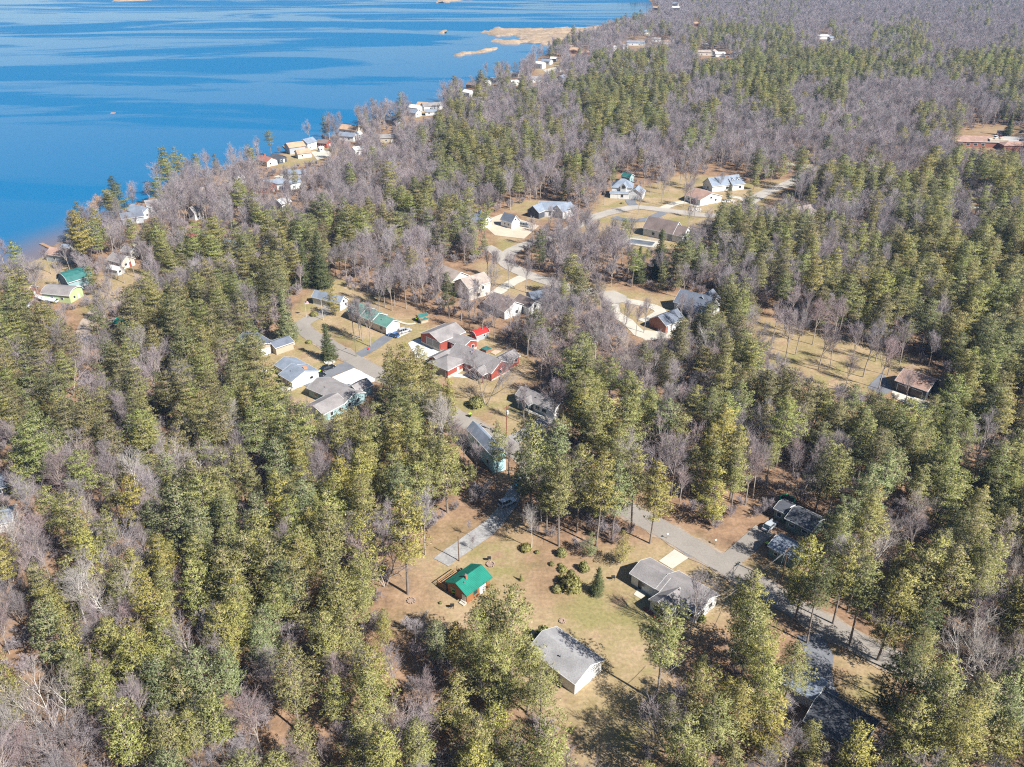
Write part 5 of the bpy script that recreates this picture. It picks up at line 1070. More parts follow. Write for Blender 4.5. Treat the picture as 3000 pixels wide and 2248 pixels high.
OPEN = [  # parts of the photo where no crown or trunk hides the view
 [(1130, 1800), (1160, 1700), (1200, 1640), (1260, 1560), (1330, 1535), (1470, 1535), (1520, 1590), (1700, 1625), (1840, 1590), (1950, 1555), (2060, 1595), (2310, 1745), (2290, 1790), (2190, 1745), (2130, 1835), (2060, 1885), (1960, 1870), (1830, 1840), (1770, 1930), (1700, 2010), (1600, 1890), (1580, 1810), (1480, 1720), (1390, 1745), (1330, 1810), (1230, 1810)],
 [(1690, 2030), (1780, 1930), (1800, 1850), (1990, 1880), (2060, 1900), (2010, 1960), (1930, 2080), (1890, 2140), (1850, 2248), (1720, 2248)],
 [(860, 930), (950, 895), (990, 930), (1120, 1060), (1100, 1095), (870, 990)], [(1360, 1215), (1385, 1205), (1570, 1330), (1530, 1350), (1440, 1310), (1370, 1255)],
 [(1195, 985), (1290, 925), (1400, 955), (1450, 985), (1530, 1045), (1510, 1080), (1440, 1120), (1330, 1105), (1280, 1080), (1280, 1050), (1210, 1010)],
 [(1430, 1210), (1440, 1130), (1540, 1080), (1590, 1110), (1550, 1130), (1610, 1160), (1640, 1210), (1590, 1240), (1540, 1290), (1450, 1240)],
 [(795, 1060), (840, 1030), (950, 1070), (1110, 1105), (1100, 1140), (1080, 1170), (1020, 1190), (980, 1215), (860, 1140)], [(790, 990), (870, 960), (1000, 1060), (930, 1085), (860, 1035), (800, 1045)],
 [(1005, 915), (1060, 880), (1200, 930), (1240, 950), (1230, 985), (1140, 995), (1050, 950)], [(895, 880), (935, 830), (1030, 870), (1000, 905)],
 [(1740, 630), (1870, 590), (2060, 612), (2070, 640), (1870, 628), (1770, 650)], [(1780, 570), (1815, 510), (1885, 570), (1880, 600)], [(1985, 585), (2060, 530), (2080, 500), (2160, 490), (2210, 540), (2190, 580), (2080, 600), (2000, 605)],
 [(1870, 700), (1895, 615), (2015, 660), (2010, 715), (1940, 735), (1840, 720)], [(2200, 595), (2310, 530), (2335, 545), (2240, 600)], [(1425, 690), (1460, 610), (1590, 650), (1540, 705), (1450, 730)], [(1550, 645), (1585, 575), (1665, 600), (1650, 645)],
 [(1290, 850), (1305, 780), (1370, 780), (1425, 840), (1410, 895), (1330, 860)], [(1440, 910), (1465, 850), (1565, 865), (1560, 900), (1490, 925)], [(1455, 755), (1490, 755), (1610, 812), (1600, 840), (1500, 810)],
 [(1800, 850), (1990, 865), (2000, 885), (1930, 925), (1890, 985), (1860, 970), (1800, 900)], [(1985, 905), (2015, 860), (2085, 865), (2070, 915)], [(1915, 960), (1955, 915), (1985, 935), (1960, 975)],
 [(2610, 1140), (2645, 1075), (2745, 1115), (2725, 1190), (2700, 1210)], [(2225, 955), (2480, 1020), (2610, 1075), (2540, 1140), (2420, 1110), (2250, 1010)],
 [(2120, 1680), (2240, 1510), (2300, 1470), (2375, 1545), (2335, 1660), (2240, 1665)], [(2275, 1445), (2335, 1445), (2335, 1490), (2280, 1485)], [(2390, 2030), (2480, 2060), (2580, 2105), (2530, 2190), (2480, 2160), (2400, 2110)], [(2375, 1890), (2420, 1870), (2480, 1960), (2440, 1990), (2390, 1965)],
 [(1335, 1255), (1440, 1240), (1490, 1300), (1475, 1385), (1440, 1400), (1370, 1345)], [(2790, 412), (2830, 385), (2930, 368), (3010, 378), (3010, 440), (2870, 440)],
 [(92, 775), (170, 725), (215, 750), (245, 830), (210, 880), (115, 895), (105, 800)], [(315, 805), (350, 745), (405, 750), (410, 805), (350, 835)], [(760, 490), (800, 455), (870, 430), (920, 430), (960, 440), (960, 470), (880, 475)], [(1225, 340), (1290, 300), (1300, 320), (1250, 345)],
 [(990, 410), (1010, 375), (1050, 385), (1060, 412)], [(1190, 345), (1205, 320), (1230, 330), (1235, 350)], [(1560, 215), (1600, 175), (1640, 175), (1630, 205)], [(1842, 145), (1850, 120), (1880, 122), (1890, 140)], [(2045, 168), (2060, 148), (2120, 152), (2155, 165), (2110, 172)], [(560, 650), (570, 615), (590, 620), (590, 655)]]
OPEN += COTT_OPEN
HARD_WORLD = []   # roads and drives kept free of trunks
for o in bpy.data.objects:
    if o.get('kind') == 'structure' and o.name.split('.')[0] in ('road', 'driveway', 'path', 'patio', 'parking_lot'):
        vs = np.array([v.co[:2] for v in o.data.vertices]); HARD_WORLD.append(vs)
HW = np.concatenate(HARD_WORLD)
def blocked(X, Y, h, cr, cb):
    X = np.asarray(X); Y = np.asarray(Y); bad = np.zeros(X.shape, bool)
    for zf, wf in ((0, 0), (.2, 0), (cb, .3), (cb+.15, .85), (cb+.15, -.85), (.6, .8), (.6, -.8), (.6, 0), (.8, .45), (.8, -.45), (.97, 0)):
        x, y = PIX(X+cr*wf, Y, h*zf)
        for pg in OPEN: bad |= inpoly(x, y, pg)
    for cx, cy, a, Lh, Wd in HOUSES_AT:
        dx, dy = X-cx, Y-cy; u = dx*math.cos(a)+dy*math.sin(a); v = -dx*math.sin(a)+dy*math.cos(a)
        bad |= (np.abs(u) < Lh/2+1.6) & (np.abs(v) < Wd/2+1.6)
    return bad
def near_hard(X, Y, d):
    out = np.zeros(len(X), bool)
    for i in range(0, len(X), 4000):
        D = np.hypot(X[i:i+4000, None]-HW[None, :, 0], Y[i:i+4000, None]-HW[None, :, 1]); out[i:i+4000] = D.min(1) < d
    return out
def scatter(y0, y1, sp, seed):
    """jittered hexagonal points inside the view wedge"""
    r = np.random.default_rng(seed); X, Y = [], []; y = y0; k = 0
    while y < y1:
        hw = y*.70+95; s_ = sp(y); xs_ = np.arange(-hw, hw, s_)+(k % 2)*s_/2; X.append(xs_+r.uniform(-.40, .40, len(xs_))*s_); Y.append(y+r.uniform(-.40, .40, len(xs_))*s_); y += s_*.87; k += 1
    return np.concatenate(X), np.concatenate(Y)
X, Y = scatter(62, 2250, lambda y: 5.6 if y < 900 else 6.4, 21)
px, py = PIX(X, Y, 13.0); cx = np.clip((px/75).astype(int), 0, 39); cy = np.clip((py/75).astype(int), 0, 29)
G = np.array([list((r_+r_[-1]*3)[:40]) for r_ in SP]); code = G[cy, cx]; code[(px < 0) & (py > 900)] = 'q'; code[(px > 3000) & (py < 600)] = 'd'
pp = np.select([code == c for c in 'PqmdDw.'], [.86, .50, .30, .07, .02, .2, .2])
fade = vnoise(X, Y, 28, 31); pine = rng.random(len(X)) < np.clip(pp+np.where(pp > .4, (fade-.42)*1.0, (fade-.5)*.3*(pp > .05)), 0, 1)
ok = shore_dist(X, Y) > np.where(rng.random(len(X)) < .3, 2, 9)
keepd = np.where(pine, .80, np.where(np.isin(code, list('Pq')), .74, np.where(Y > 900, .64, .66))); ok &= rng.random(len(X)) < keepd
X, Y, pine, code = X[ok], Y[ok], pine[ok], code[ok]
hs = np.where(pine, rng.uniform(13.5, 21, len(X)), rng.uniform(12, 18, len(X)))
lx, ly = PIX(X, Y, 0); il = np.zeros(len(X), bool)
for pg in LAWNS: il |= inpoly(lx, ly, pg)
cr_ = np.where(pine, 3.9, 2.4)
bad = blocked(X, Y, hs, cr_, .3)
for f_ in (.78, .6, .45):      # a younger, lower tree fits where a tall one would not have stood
    fix = blocked(X, Y, hs*f_, cr_*f_, .3); swap = bad & ~fix & (hs*f_ > 5.5); hs = np.where(swap, hs*f_, hs); bad &= ~swap
ok = ~bad & ~(il & (Y < 420)) & ~(il & (rng.random(len(X)) < .8))
X, Y, pine, hs, code = X[ok], Y[ok], pine[ok], hs[ok], code[ok]
ok = ~near_hard(X, Y, 3.4); X, Y, pine, hs, code = X[ok], Y[ok], pine[ok], hs[ok], code[ok]

# hand-placed trees: base px, height, shape index, tone, label
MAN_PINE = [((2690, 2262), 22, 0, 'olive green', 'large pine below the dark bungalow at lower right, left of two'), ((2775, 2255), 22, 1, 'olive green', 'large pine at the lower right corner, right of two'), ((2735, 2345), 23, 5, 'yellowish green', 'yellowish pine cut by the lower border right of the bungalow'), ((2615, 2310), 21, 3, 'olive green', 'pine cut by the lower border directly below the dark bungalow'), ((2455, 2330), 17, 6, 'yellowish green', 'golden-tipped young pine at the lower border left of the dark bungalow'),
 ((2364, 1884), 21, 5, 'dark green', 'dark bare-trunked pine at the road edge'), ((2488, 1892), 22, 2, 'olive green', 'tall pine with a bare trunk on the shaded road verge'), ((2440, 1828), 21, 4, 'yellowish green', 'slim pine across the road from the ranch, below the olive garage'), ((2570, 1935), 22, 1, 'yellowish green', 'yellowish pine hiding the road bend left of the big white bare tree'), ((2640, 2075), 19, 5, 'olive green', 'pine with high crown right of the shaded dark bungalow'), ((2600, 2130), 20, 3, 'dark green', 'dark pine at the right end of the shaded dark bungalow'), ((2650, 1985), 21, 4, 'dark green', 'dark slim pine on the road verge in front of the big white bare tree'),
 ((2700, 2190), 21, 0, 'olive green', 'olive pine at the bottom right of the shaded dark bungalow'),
 ((1925, 2058), 22.5, 5, 'olive green', 'lone pine on the lawn right of the big grey garage, shadowing its roof'), ((1195, 1740), 28, 4, 'yellowish green', 'tall narrow pine with a bare lower trunk, left of the cabin'),
 ((1400, 1985), 17, 0, 'olive green', 'left one of two close pines directly below the cabin'), ((1441, 1955), 20, 2, 'olive green', 'right one of two close pines below the cabin, top reaching the green roof'), ((1500, 1990), 22, 3, 'olive green', 'broad pine touching the left side of the big grey garage'),
 ((1637, 1600), 24, 2, 'olive green', 'tall pine of the roadside row above the shrubs, second from its left'), ((1601, 1570), 22, 4, 'olive green', 'pine at the left end of the roadside row, trunk bare below'), ((1746, 1600), 25, 5, 'yellowish green', 'pine in the middle of the roadside row with a long clean trunk'),
 ((1791, 1590), 22, 2, 'bluish green', 'pine right of the middle of the roadside row'), ((1904, 1592), 22, 0, 'yellowish green', 'last pine of the roadside row, right beside the road'), ((1850, 1560), 23, 5, 'olive green', 'pine behind the right end of the roadside row'),
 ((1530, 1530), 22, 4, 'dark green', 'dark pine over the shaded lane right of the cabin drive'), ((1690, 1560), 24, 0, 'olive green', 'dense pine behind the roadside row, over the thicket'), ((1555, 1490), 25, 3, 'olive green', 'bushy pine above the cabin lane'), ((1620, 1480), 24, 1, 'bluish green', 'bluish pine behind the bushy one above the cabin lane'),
 ((1732, 1632), 7, 6, 'bluish green', 'young bushy pine standing in front of the roadside row'), ((1818, 1650), 9, 6, 'yellowish green', 'bright young pine at the lawn edge right of the shrubs'), ((2330, 1810), 21, 3, 'yellowish green', 'pine with a golden top at the roadside right of the ranch house'), ((2170, 1905), 20, 3, 'yellowish green', 'golden-topped pine just below the right end of the ranch house'),
 ((1235, 1195), 20, 0, 'olive green', 'broad pine of the clump between the teal and the red house'), ((1275, 1210), 17, 4, 'olive green', 'middle pine of the clump in front of the red house garage'), ((1150, 1190), 20, 4, 'olive green', 'leftmost slim pine of the clump below the barn, beside the white drive'), ((1192, 1196), 21, 2, 'yellowish green', 'tallest pine of the clump below the barn'), ((1200, 1225), 16, 3, 'dark green', 'dark pine at the left foot of the central clump'), ((1320, 1230), 13, 6, 'yellowish green', 'low pine at the right of the central clump'),
 ((985, 925), 11, 6, 'yellowish green', 'yellow-green young pine in front of the blue-grey roof'), ((1316, 930), 17, 1, 'dark green', 'dark broad pine above the red barn roof'), ((262, 800), 26, 0, 'yellowish green', 'big yellow-green pine beside the teal gambrel house'), ((300, 745), 20, 1, 'yellowish green', 'yellowish pine nearest the muddy shallows'), ((1455, 1365+45), 18, 4, 'olive green', 'narrow pine in front of the turquoise gable'),
 ((1325, 1300), 15, 6, 'olive green', 'small pine against the grey-blue roof of the turquoise house'), ((1420, 695), 16, 4, 'olive green', 'slim pine in front of the white house on the gravel yard'), ((1580, 790), 17, 3, 'dark green', 'dark pine beside the upper curve, right of the gravel yard'), ((2325, 600), 20, 5, 'dark green', 'tall dark pine at the upper road bend'), ((2135, 590), 9, 6, 'dark green', 'small dark pine in front of the wide white house'),
 ((520, 490), 12, 6, 'olive green', 'pine alone on the shore near the sandy bluff'), ((340, 590), 13, 0, 'dark green', 'dark pine standing over the water behind the golden willow'), ((545, 535), 16, 3, 'olive green', 'wide pine on the shore left of the bare waterside tree'), ((1175, 335), 17, 4, 'olive green', 'tall slim pine at the shore by the blue-grey cottage roof'), ((1150, 1250), 21, 1, 'olive green', 'pine overlapping the front wing of the teal house')]
MAN_SPRUCE = [((1750, 1741), 7, 0, 'dark green', 'dark conical spruce on the lawn left of the ranch house'), ((845, 1000), 19, 1, 'bluish green', 'silvery spruce at the street bend'), ((963, 1056), 13, 0, 'dark green', 'dense conifer on a bare stem beside the street, rock ring at its foot'), ((945, 845), 22, 1, 'dark green', 'huge dark green spruce behind the blue-grey roof'), ((895, 840), 19, 1, 'dark green', 'dark spruce left of the huge one behind the blue-grey roof'),
 ((1527, 1701), 1.9, 0, 'olive green', 'tiny spruce alone in the middle of the cabin lawn'), ((1930, 815), 20, 1, 'dark green', 'dark spruce at the edge of the wood above the loop drive'), ((1870, 830), 15, 1, 'dark green', 'smaller dark spruce left of the wood-edge spruce above the loop drive'), ((2310, 630), 11, 0, 'dark green', 'dark spruce under the tall pine at the upper road bend'), ((2950, 398), 15, 1, 'dark green', 'dark round spruce beside the white minibus')]
MAN_BARE = [((1395, 1402), 12, 4, 'grey', 'bare tree veiling the shaded wall of the turquoise house, nearest its gable'), ((1362, 1374), 13, 1, 'grey', 'second bare tree veiling the shaded wall of the turquoise house'), ((1335, 1345), 13, 2, 'grey', 'bare tree at the far end of the turquoise house wall'), ((1490, 1400), 12, 4, 'grey', 'thin bare tree in front of the turquoise gable'),
 ((285, 662), 13, 2, 'golden', 'second golden-tan willow crown leaning left over the water'),((2018, 1879), 19, 0, 'grey', 'tall bare tree in front of the ranch house, shadow falling across the lawn'), ((1086, 1016), 17, 1, 'grey', 'bare tree at the driveway of the long green-roofed house'), ((1055, 990), 16, 1, 'grey', 'left of two close bare trees before the long green roof'), ((1062, 998), 16, 4, 'grey', 'right of two close bare trees before the long green roof'), ((1036, 985), 14, 4, 'grey', 'dark bare tree left of the pair before the long green roof'),
 ((1584, 1113), 19, 1, 'grey', 'tall bare tree right of the red house'), ((1546, 1049), 16, 4, 'grey', 'slim bare tree behind the red house sunroom'), ((1513, 1023), 14, 4, 'grey', 'slim bare tree on the lawn behind the red shed'), ((1448, 993), 14, 1, 'grey', 'bare tree right of the red-roofed shed'), ((1424, 1187), 19, 3, 'grey', 'twin-stemmed bare tree in front of the red house'), ((1623, 1253), 16, 1, 'grey', 'bare tree before the right end of the white bungalow'), ((1535, 1242), 13, 4, 'grey', 'slim bare tree in front of the bungalow porch'), ((1376, 975), 17, 4, 'grey', 'leaning bare tree right of the red barn roof'), ((1414, 990), 15, 4, 'grey', 'bare tree in front of the red-roofed shed'),
 ((2299, 1062), 20, 1, 'reddish', 'leftmost tall bare tree on the right-hand lawn'), ((2398, 1085), 19, 0, 'reddish', 'second tall bare tree on the right-hand lawn'), ((2529, 1105), 20, 0, 'grey', 'big forked bare tree on the right-hand lawn near the barn'), ((2574, 1140), 18, 1, 'reddish', 'bare tree beside the asphalt of the brown barn'), ((2635, 1068), 16, 4, 'grey', 'bare tree at the shaded lawn edge behind the brown barn'), ((2475, 1143), 14, 4, 'grey', 'thin bare tree at the near edge of the right-hand lawn'), ((2380, 1010), 18, 2, 'reddish', 'bushy bare tree behind the right-hand lawn'), ((2440, 1000), 17, 2, 'reddish', 'wide bare tree behind the middle of the right-hand lawn'), ((2720, 1075), 13, 2, 'grey', 'rounded bare tree at the wood edge right of the barn'), ((2648, 1195), 14, 0, 'grey', 'bare tree in front of the cream slab'),
 ((2822, 1981), 15, 5, 'white', 'big white many-stemmed bare tree beside the lower road'), ((2862, 1999), 14, 5, 'white', 'white bare tree behind the big many-stemmed one'), ((300, 655), 15, 2, 'golden', 'golden-tan willow leaning over the water'), ((430, 1245-150), 17, 2, 'white', 'white-barked bare tree amid the left pines'), ((1300, 1330), 18, 2, 'white', 'white-barked bare tree at the roadside near the turquoise house'), ((560, 1200), 16, 2, 'white', 'pale bare tree in the pine forest left of the teal outbuilding'), ((650, 1330), 15, 3, 'white', 'pale many-branched bare tree in the middle of the left forest'), ((1385, 1760-150), 4, 2, 'grey', 'little bare tree beside the cabin drive'),
 ((1870, 628), 15, 0, 'grey', 'bare tree on the grass island of the upper road'), ((1938, 602), 17, 1, 'grey', 'bare tree between the hipped-roof house and the tan house'), ((2003, 607), 14, 4, 'grey', 'left bare tree in front of the tan house'), ((2022, 605), 14, 1, 'grey', 'right bare tree in front of the tan house'), ((2034, 640), 12, 4, 'grey', 'bare tree beside the upper road right of the tan house'), ((2015, 670), 12, 1, 'grey', 'bare tree right of the big brown roof'),
 ((1428, 806), 13, 4, 'grey', 'leftmost bare tree on the grass triangle by the curved road'), ((1446, 812), 12, 1, 'grey', 'second bare tree on the grass triangle by the curved road'), ((1457, 815), 13, 4, 'grey', 'third bare tree on the grass triangle by the curved road'), ((1492, 850), 16, 1, 'grey', 'bare tree at the concrete drive of the tan-roofed house'), ((1541, 857), 15, 4, 'grey', 'bare tree on the lawn above the brown roof'), ((1886, 975), 14, 1, 'grey', 'bare tree inside the loop drive'), ((1863, 985), 13, 4, 'grey', 'bare tree where the loop drive narrows'), ((2003, 875), 15, 1, 'grey', 'bare tree at the corner of the slate-roofed house'),
 ((1350+247-220, 1570), 5, 4, 'grey', 'thin dead sapling beside the cabin drive'), ((1557, 1607), 13, 4, 'white', 'dead branch-studded trunk at the lawn edge, left of the shrubs'), ((1246, 1625), 18, 4, 'grey', 'thin pale trunk at the edge of the left forest by the cabin lawn'), ((610, 505), 14, 0, 'grey', 'waterside bare tree standing out against the lake'), ((760, 462), 14, 0, 'grey', 'bare tree over the lake behind the rust-red roof'), ((910, 425), 17, 0, 'grey', 'tall bare tree behind the white gabled cottage at the shore'), ((1055, 368), 16, 0, 'grey', 'round bare tree against the lake right of the orange-tan roof'), ((1000, 385), 14, 1, 'grey', 'bare tree against the lake left of the broad orange-tan roof'), ((20, 800), 17, 2, 'reddish', 'purplish bare tree at the left edge over the water'), ((96, 865), 17, 3, 'grey', 'forked bare tree at the left shore lawn'), ((1250, 2130), 13, 2, 'reddish', 'pinkish bare tree at the bottom below the tall pines'), ((440, 2195), 17, 1, 'grey', 'bare tree with pale trunk near the bottom left'), ((700, 2190), 14, 3, 'grey', 'wide spreading bare shrub-like tree near the bottom left')]
AUTO_BARE = [(112, 868, 15), (206, 800, 15), (238, 824, 14), (324, 862, 16), (331, 868, 15), (396, 812, 15), (441, 812, 16), (453, 820, 15), (482, 792, 14), (150, 802, 13), (58, 852, 14), (180, 850, 13), (270, 842, 14), (365, 830, 15), (1112, 916, 17), (1128, 900, 16), (1148, 910, 18), (1156, 897, 16), (1190, 904, 18), (1219, 897, 17), (1242, 902, 18), (1233, 889, 17), (1292, 908, 17), (1352, 940, 16), (1390, 948, 17), (1450, 960, 16), (1496, 975, 16), (1080, 885, 15), (2260, 1010, 17), (2330, 1040, 17), (2350, 985, 18), (2430, 1085, 15), (2495, 1070, 16), (2565, 1060, 17), (2600, 1100, 15), (1960, 560, 14), (1905, 575, 13), (2110, 560, 11), (2240, 545, 12), (1770, 600, 14), (1745, 612, 14), (1610, 690, 15), (1640, 700, 15), (1680, 690, 15), (1720, 690, 15), (1560, 720, 14), (1990, 960, 14), (2020, 985, 15), (1830, 990, 15), (2080, 960, 14)]
LANDMARKS = [((1370, 1700), 'the green-roofed cabin'), ((1960, 1710), 'the white ranch house'), ((1690, 1920), 'the big grey garage'), ((1440, 1330), 'the turquoise house'), ((1010, 1160), 'the teal house'), ((860, 1080), 'the brick-chimneyed house'), ((1400, 1060), 'the red house'), ((1580, 1180), 'the white bungalow'), ((2320, 1560), 'the two olive buildings'), ((2450, 2120), 'the shaded dark bungalow'),
 ((2680, 1130), 'the brown barn'), ((2400, 1040), 'the right-hand lawn'), ((1100, 930), 'the long green roof'), ((960, 870), 'the blue-grey roof'), ((2850, 1940), 'the big white bare tree'), ((2000, 910), 'the slate-roofed house'), ((770, 1030), 'the street end'), ((220, 840), 'the teal gambrel house'), ((800, 1205), 'the teal outbuilding'), ((20, 1430), 'the left-border grey shed'), ((1350, 830), 'the tan-roofed house'), ((250, 1000), 'the gravel lane'), ((1500, 910), 'the brown roof'), ((1950, 680), 'the brown roof with pool'), ((2350, 640), 'the tan and brown roof'), ((2900, 430), 'the far car park')]
def where(x, y):
    bx, by = PIX(x, y, 10.0); best = min(LANDMARKS, key=lambda l: math.hypot(l[0][0]-bx, (l[0][1]-by)*1.2)); dx, dy = bx-best[0][0], by-best[0][1]; d = math.hypot(dx, dy); ang = math.degrees(math.atan2(-dy, dx)) % 360
    sec = ['right of', 'behind right of', 'behind', 'behind left of', 'left of', 'in front left of', 'in front of', 'in front right of'][int((ang+22.5)//45) % 8]
    return ('just ' if d < 150 else '' if d < 330 else 'well ' if d < 520 else 'far ')+sec+' '+best[1]
LABELS = {}
def finish_labels():
    """trees that share a description share a group"""
    for lab, lst in LABELS.items():
        for o in lst:
            o['label'] = lab
            if len(lst) > 1: o['group'] = lab.replace(' tree', ' trees').replace(' pine', ' pines', 1)
def put(root_name, meshes, x, y, z, rz, sc, mats, cat, label=None, group=None):
    r = empty(root_name, (x, y, z), rz); r.scale = sc; r['category'] = cat
    for nm, me, mt in zip(('trunk', 'crown'), meshes, mats):
        o = link(bpy.data.objects.new(nm, me), r)
        if mt is not None:
            o.material_slots[0].link = 'OBJECT'; o.material_slots[0].material = mt
    if label: r['label'] = label
    return r
occupied = []
for (p, h, k, tone, lab) in MAN_PINE:
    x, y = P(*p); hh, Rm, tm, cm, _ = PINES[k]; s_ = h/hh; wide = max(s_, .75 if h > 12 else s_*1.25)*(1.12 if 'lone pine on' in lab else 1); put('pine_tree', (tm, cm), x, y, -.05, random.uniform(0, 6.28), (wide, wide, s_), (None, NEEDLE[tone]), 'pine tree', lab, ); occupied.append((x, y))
for (p, h, k, tone, lab) in MAN_SPRUCE:
    x, y = P(*p); hh, Rm, tm, cm = SPRUCE[k]; s_ = h/hh; put('spruce_tree', (tm, cm), x, y, -.05, random.uniform(0, 6.28), (s_*(1.15 if h < 10 else 1), s_*(1.15 if h < 10 else 1), s_), (None, NEEDLE[tone]), 'spruce tree', lab); occupied.append((x, y))
for (p, h, k, tone, lab) in MAN_BARE:
    x, y = P(*p); hh, tm, cm = BARES[k]; s_ = h/hh; put('bare_tree', (tm, cm), x, y, -.05, random.uniform(0, 6.28), (s_, s_, s_), (BARKW if tone == 'white' else None, TWIG[tone]), 'bare tree', lab); occupied.append((x, y))
for (bx_, by_, h) in AUTO_BARE:
    x, y = P(bx_, by_); k = random.choice((0, 1, 1, 4)); hh, tm, cm = BARES[k]; s_ = h/hh; r = put('bare_tree', (tm, cm), x, y, -.05, random.uniform(0, 6.28), (s_*.9, s_*.9, s_), (None, TWIG['grey']), 'bare tree'); occupied.append((x, y))
    LABELS.setdefault(('tall' if h > 16 else 'medium' if h > 14 else 'small')+' open-grown grey bare tree '+where(x, y), []).append(r)
oc = np.array(occupied); ok = np.hypot(X[:, None]-oc[None, :, 0], Y[:, None]-oc[None, :, 1]).min(1) > 4.0
X, Y, pine, hs, code = X[ok], Y[ok], pine[ok], hs[ok], code[ok]
# shrubs on the cabin lawn
def shrub_mesh(seed, n=340):
    r = np.random.default_rng(seed); u = r.normal(0, 1, (n, 3)); u /= np.linalg.norm(u, axis=1, keepdims=True); u[:, 2] = np.abs(u[:, 2]); rad = r.uniform(.55, 1.05, (n, 1)); P0 = np.repeat(u*rad*[1, 1, .95], 5, 0)
    D = np.repeat(u, 5, 0)*.6+r.normal(0, .6, (n*5, 3))+[0, 0, .3]; D /= np.linalg.norm(D, axis=1, keepdims=True); s_ = np.cross(D, r.normal(0, 1, D.shape)); s_ /= np.linalg.norm(s_, axis=1, keepdims=True)
    V = np.stack([P0-s_*.03, P0+s_*.03, P0+D*.24+s_*.04, P0+D*.3-s_*.02], 1).reshape(-1, 3)
    Fq = np.arange(len(V)).reshape(-1, 4); Nn = np.repeat(u, 5, 0)+r.normal(0, .25, D.shape); g = np.cross(V[1::4]-V[0::4], V[3::4]-V[0::4]); fl = (g*Nn).sum(1) < 0; Fq[fl] = Fq[fl][:, ::-1]
    me = bulk('shrub', V, Fq, NEEDLE['olive green'], {'tint': np.repeat(np.clip(r.normal(.5, .2, n*5), 0, 1), 4)}); soften(me, np.repeat(Nn/np.linalg.norm(Nn, axis=1, keepdims=True), 4, 0)); return me
SHR = [shrub_mesh(1), shrub_mesh(2), shrub_mesh(3, 420)]
for (p, rad, hh, lab) in [((1644, 1626), 1.1, 1.9, 'shrub at the shaded lawn edge, highest of the cabin lawn shrubs'), ((1616, 1655), .6, .8, 'small round shrub left of the cabin lawn shrubs'), ((1649, 1672), 1.0, 1.1, 'round shrub above the big ball-shaped bush'), ((1674, 1680), .7, .9, 'small shrub right above the big ball-shaped bush'), ((1645, 1698), .85, 1.3, 'shrub touching the left of the big ball-shaped bush'), ((1674, 1724), 2.0, 3.4, 'big ball-shaped bush left of the dark spruce'), ((1631, 1730), 1.1, 1.2, 'low shrub below the big ball-shaped bush'), ((1710, 1670), 1.1, 2.2, 'bush behind the ball-shaped one toward the pine row'), ((1573, 1620), .5, .7, 'tiny shrub below the dead trunk'), ((1642, 1657), .5, .6, 'tiny shrub in the middle of the lawn shrubs'),
     ((1290, 1768), .35, .5, 'tiny evergreen on the grass left of the cabin'), ((1590, 1880), 1.6, 3.8, 'evergreen bush at the back corner of the big garage'), ((1395, 1190), 2.2, 3.0, 'wide dark shrub under the twin-stemmed bare tree'), ((1130, 975), .5, .7, 'round shrub at the corner of the long house'), ((2173, 540), .9, 1.2, 'round shrub at the corner of the wide white house'), ((1822, 597), .9, .7, 'low island shrub on the hipped-roof house lawn'), ((1680, 640+30), 1, 1, 'low shrub beside the upper road'), ((920, 925), 1.4, 1.6, 'dark shrub at the front of the blue-grey roofed house'), ((2052, 1815), 1.0, 1.3, 'green shrub at the right corner of the ranch house'), ((1540, 1640-30), 1.3, 1.4, 'green undergrowth bush at the foot of the lane trunks'), ((905, 1005), 1.0, 1.0, 'low bush on the street-side lawn')]:
    x, y = P(*p); o = link(bpy.data.objects.new('shrub', SHR[random.randrange(3)])); o.location = (x, y, -.05); o.scale = (rad, rad, hh/1.1); o.rotation_euler.z = random.uniform(0, 6.28); tag(o, lab, 'shrub')

# nearest trees in view: each its own object
vx, vy = PIX(X, Y, hs*.75); inview = (vx > -40) & (vx < 3040) & (vy > -20) & (vy < 2290) & (Y > 60)
dist = np.sqrt(X**2+Y**2+(H-10)**2)
def nearest(mask, n):
    idx = np.where(mask & inview)[0]; return idx[np.argsort(dist[idx])][:n]
NP_, NB_ = 300-len(MAN_PINE), 300-len(MAN_BARE)-len(AUTO_BARE)
ip = nearest(pine, NP_); ib = nearest(~pine, NB_); solo = np.zeros(len(X), bool); solo[ip] = True; solo[ib] = True
tones = ['olive green', 'olive green', 'yellowish green', 'olive green', 'olive green', 'bluish green', 'yellowish green', 'olive green']
for i in ip:
    x, y, h = X[i], Y[i], hs[i]; k = int(rng.integers(0, 7)); hh, Rm, tm, cm, _ = PINES[k]; s_ = h/hh; wd_ = s_*rng.uniform(1.0, 1.22); tone = tones[int(vnoise(np.array([x]), np.array([y]), 18, 41)[0]*7.99)] if rng.random() < .6 else tones[rng.integers(0, 8)]
    r = put('pine_tree', (tm, cm), x, y, -.1, rng.uniform(0, 6.28), (wd_, wd_, s_), (None, NEEDLE[tone]), 'pine tree')
    lab = ('tall' if h > 18.4 else 'medium' if h > 15.6 else 'shorter')+' '+('broad ' if Rm*wd_ > 5.0 else 'slender ' if Rm*wd_ < 4.1 else '')+tone.replace(' green', '-green' if tone == 'olive green' else ' green')+' pine '+where(x, y); LABELS.setdefault(lab, []).append(r)
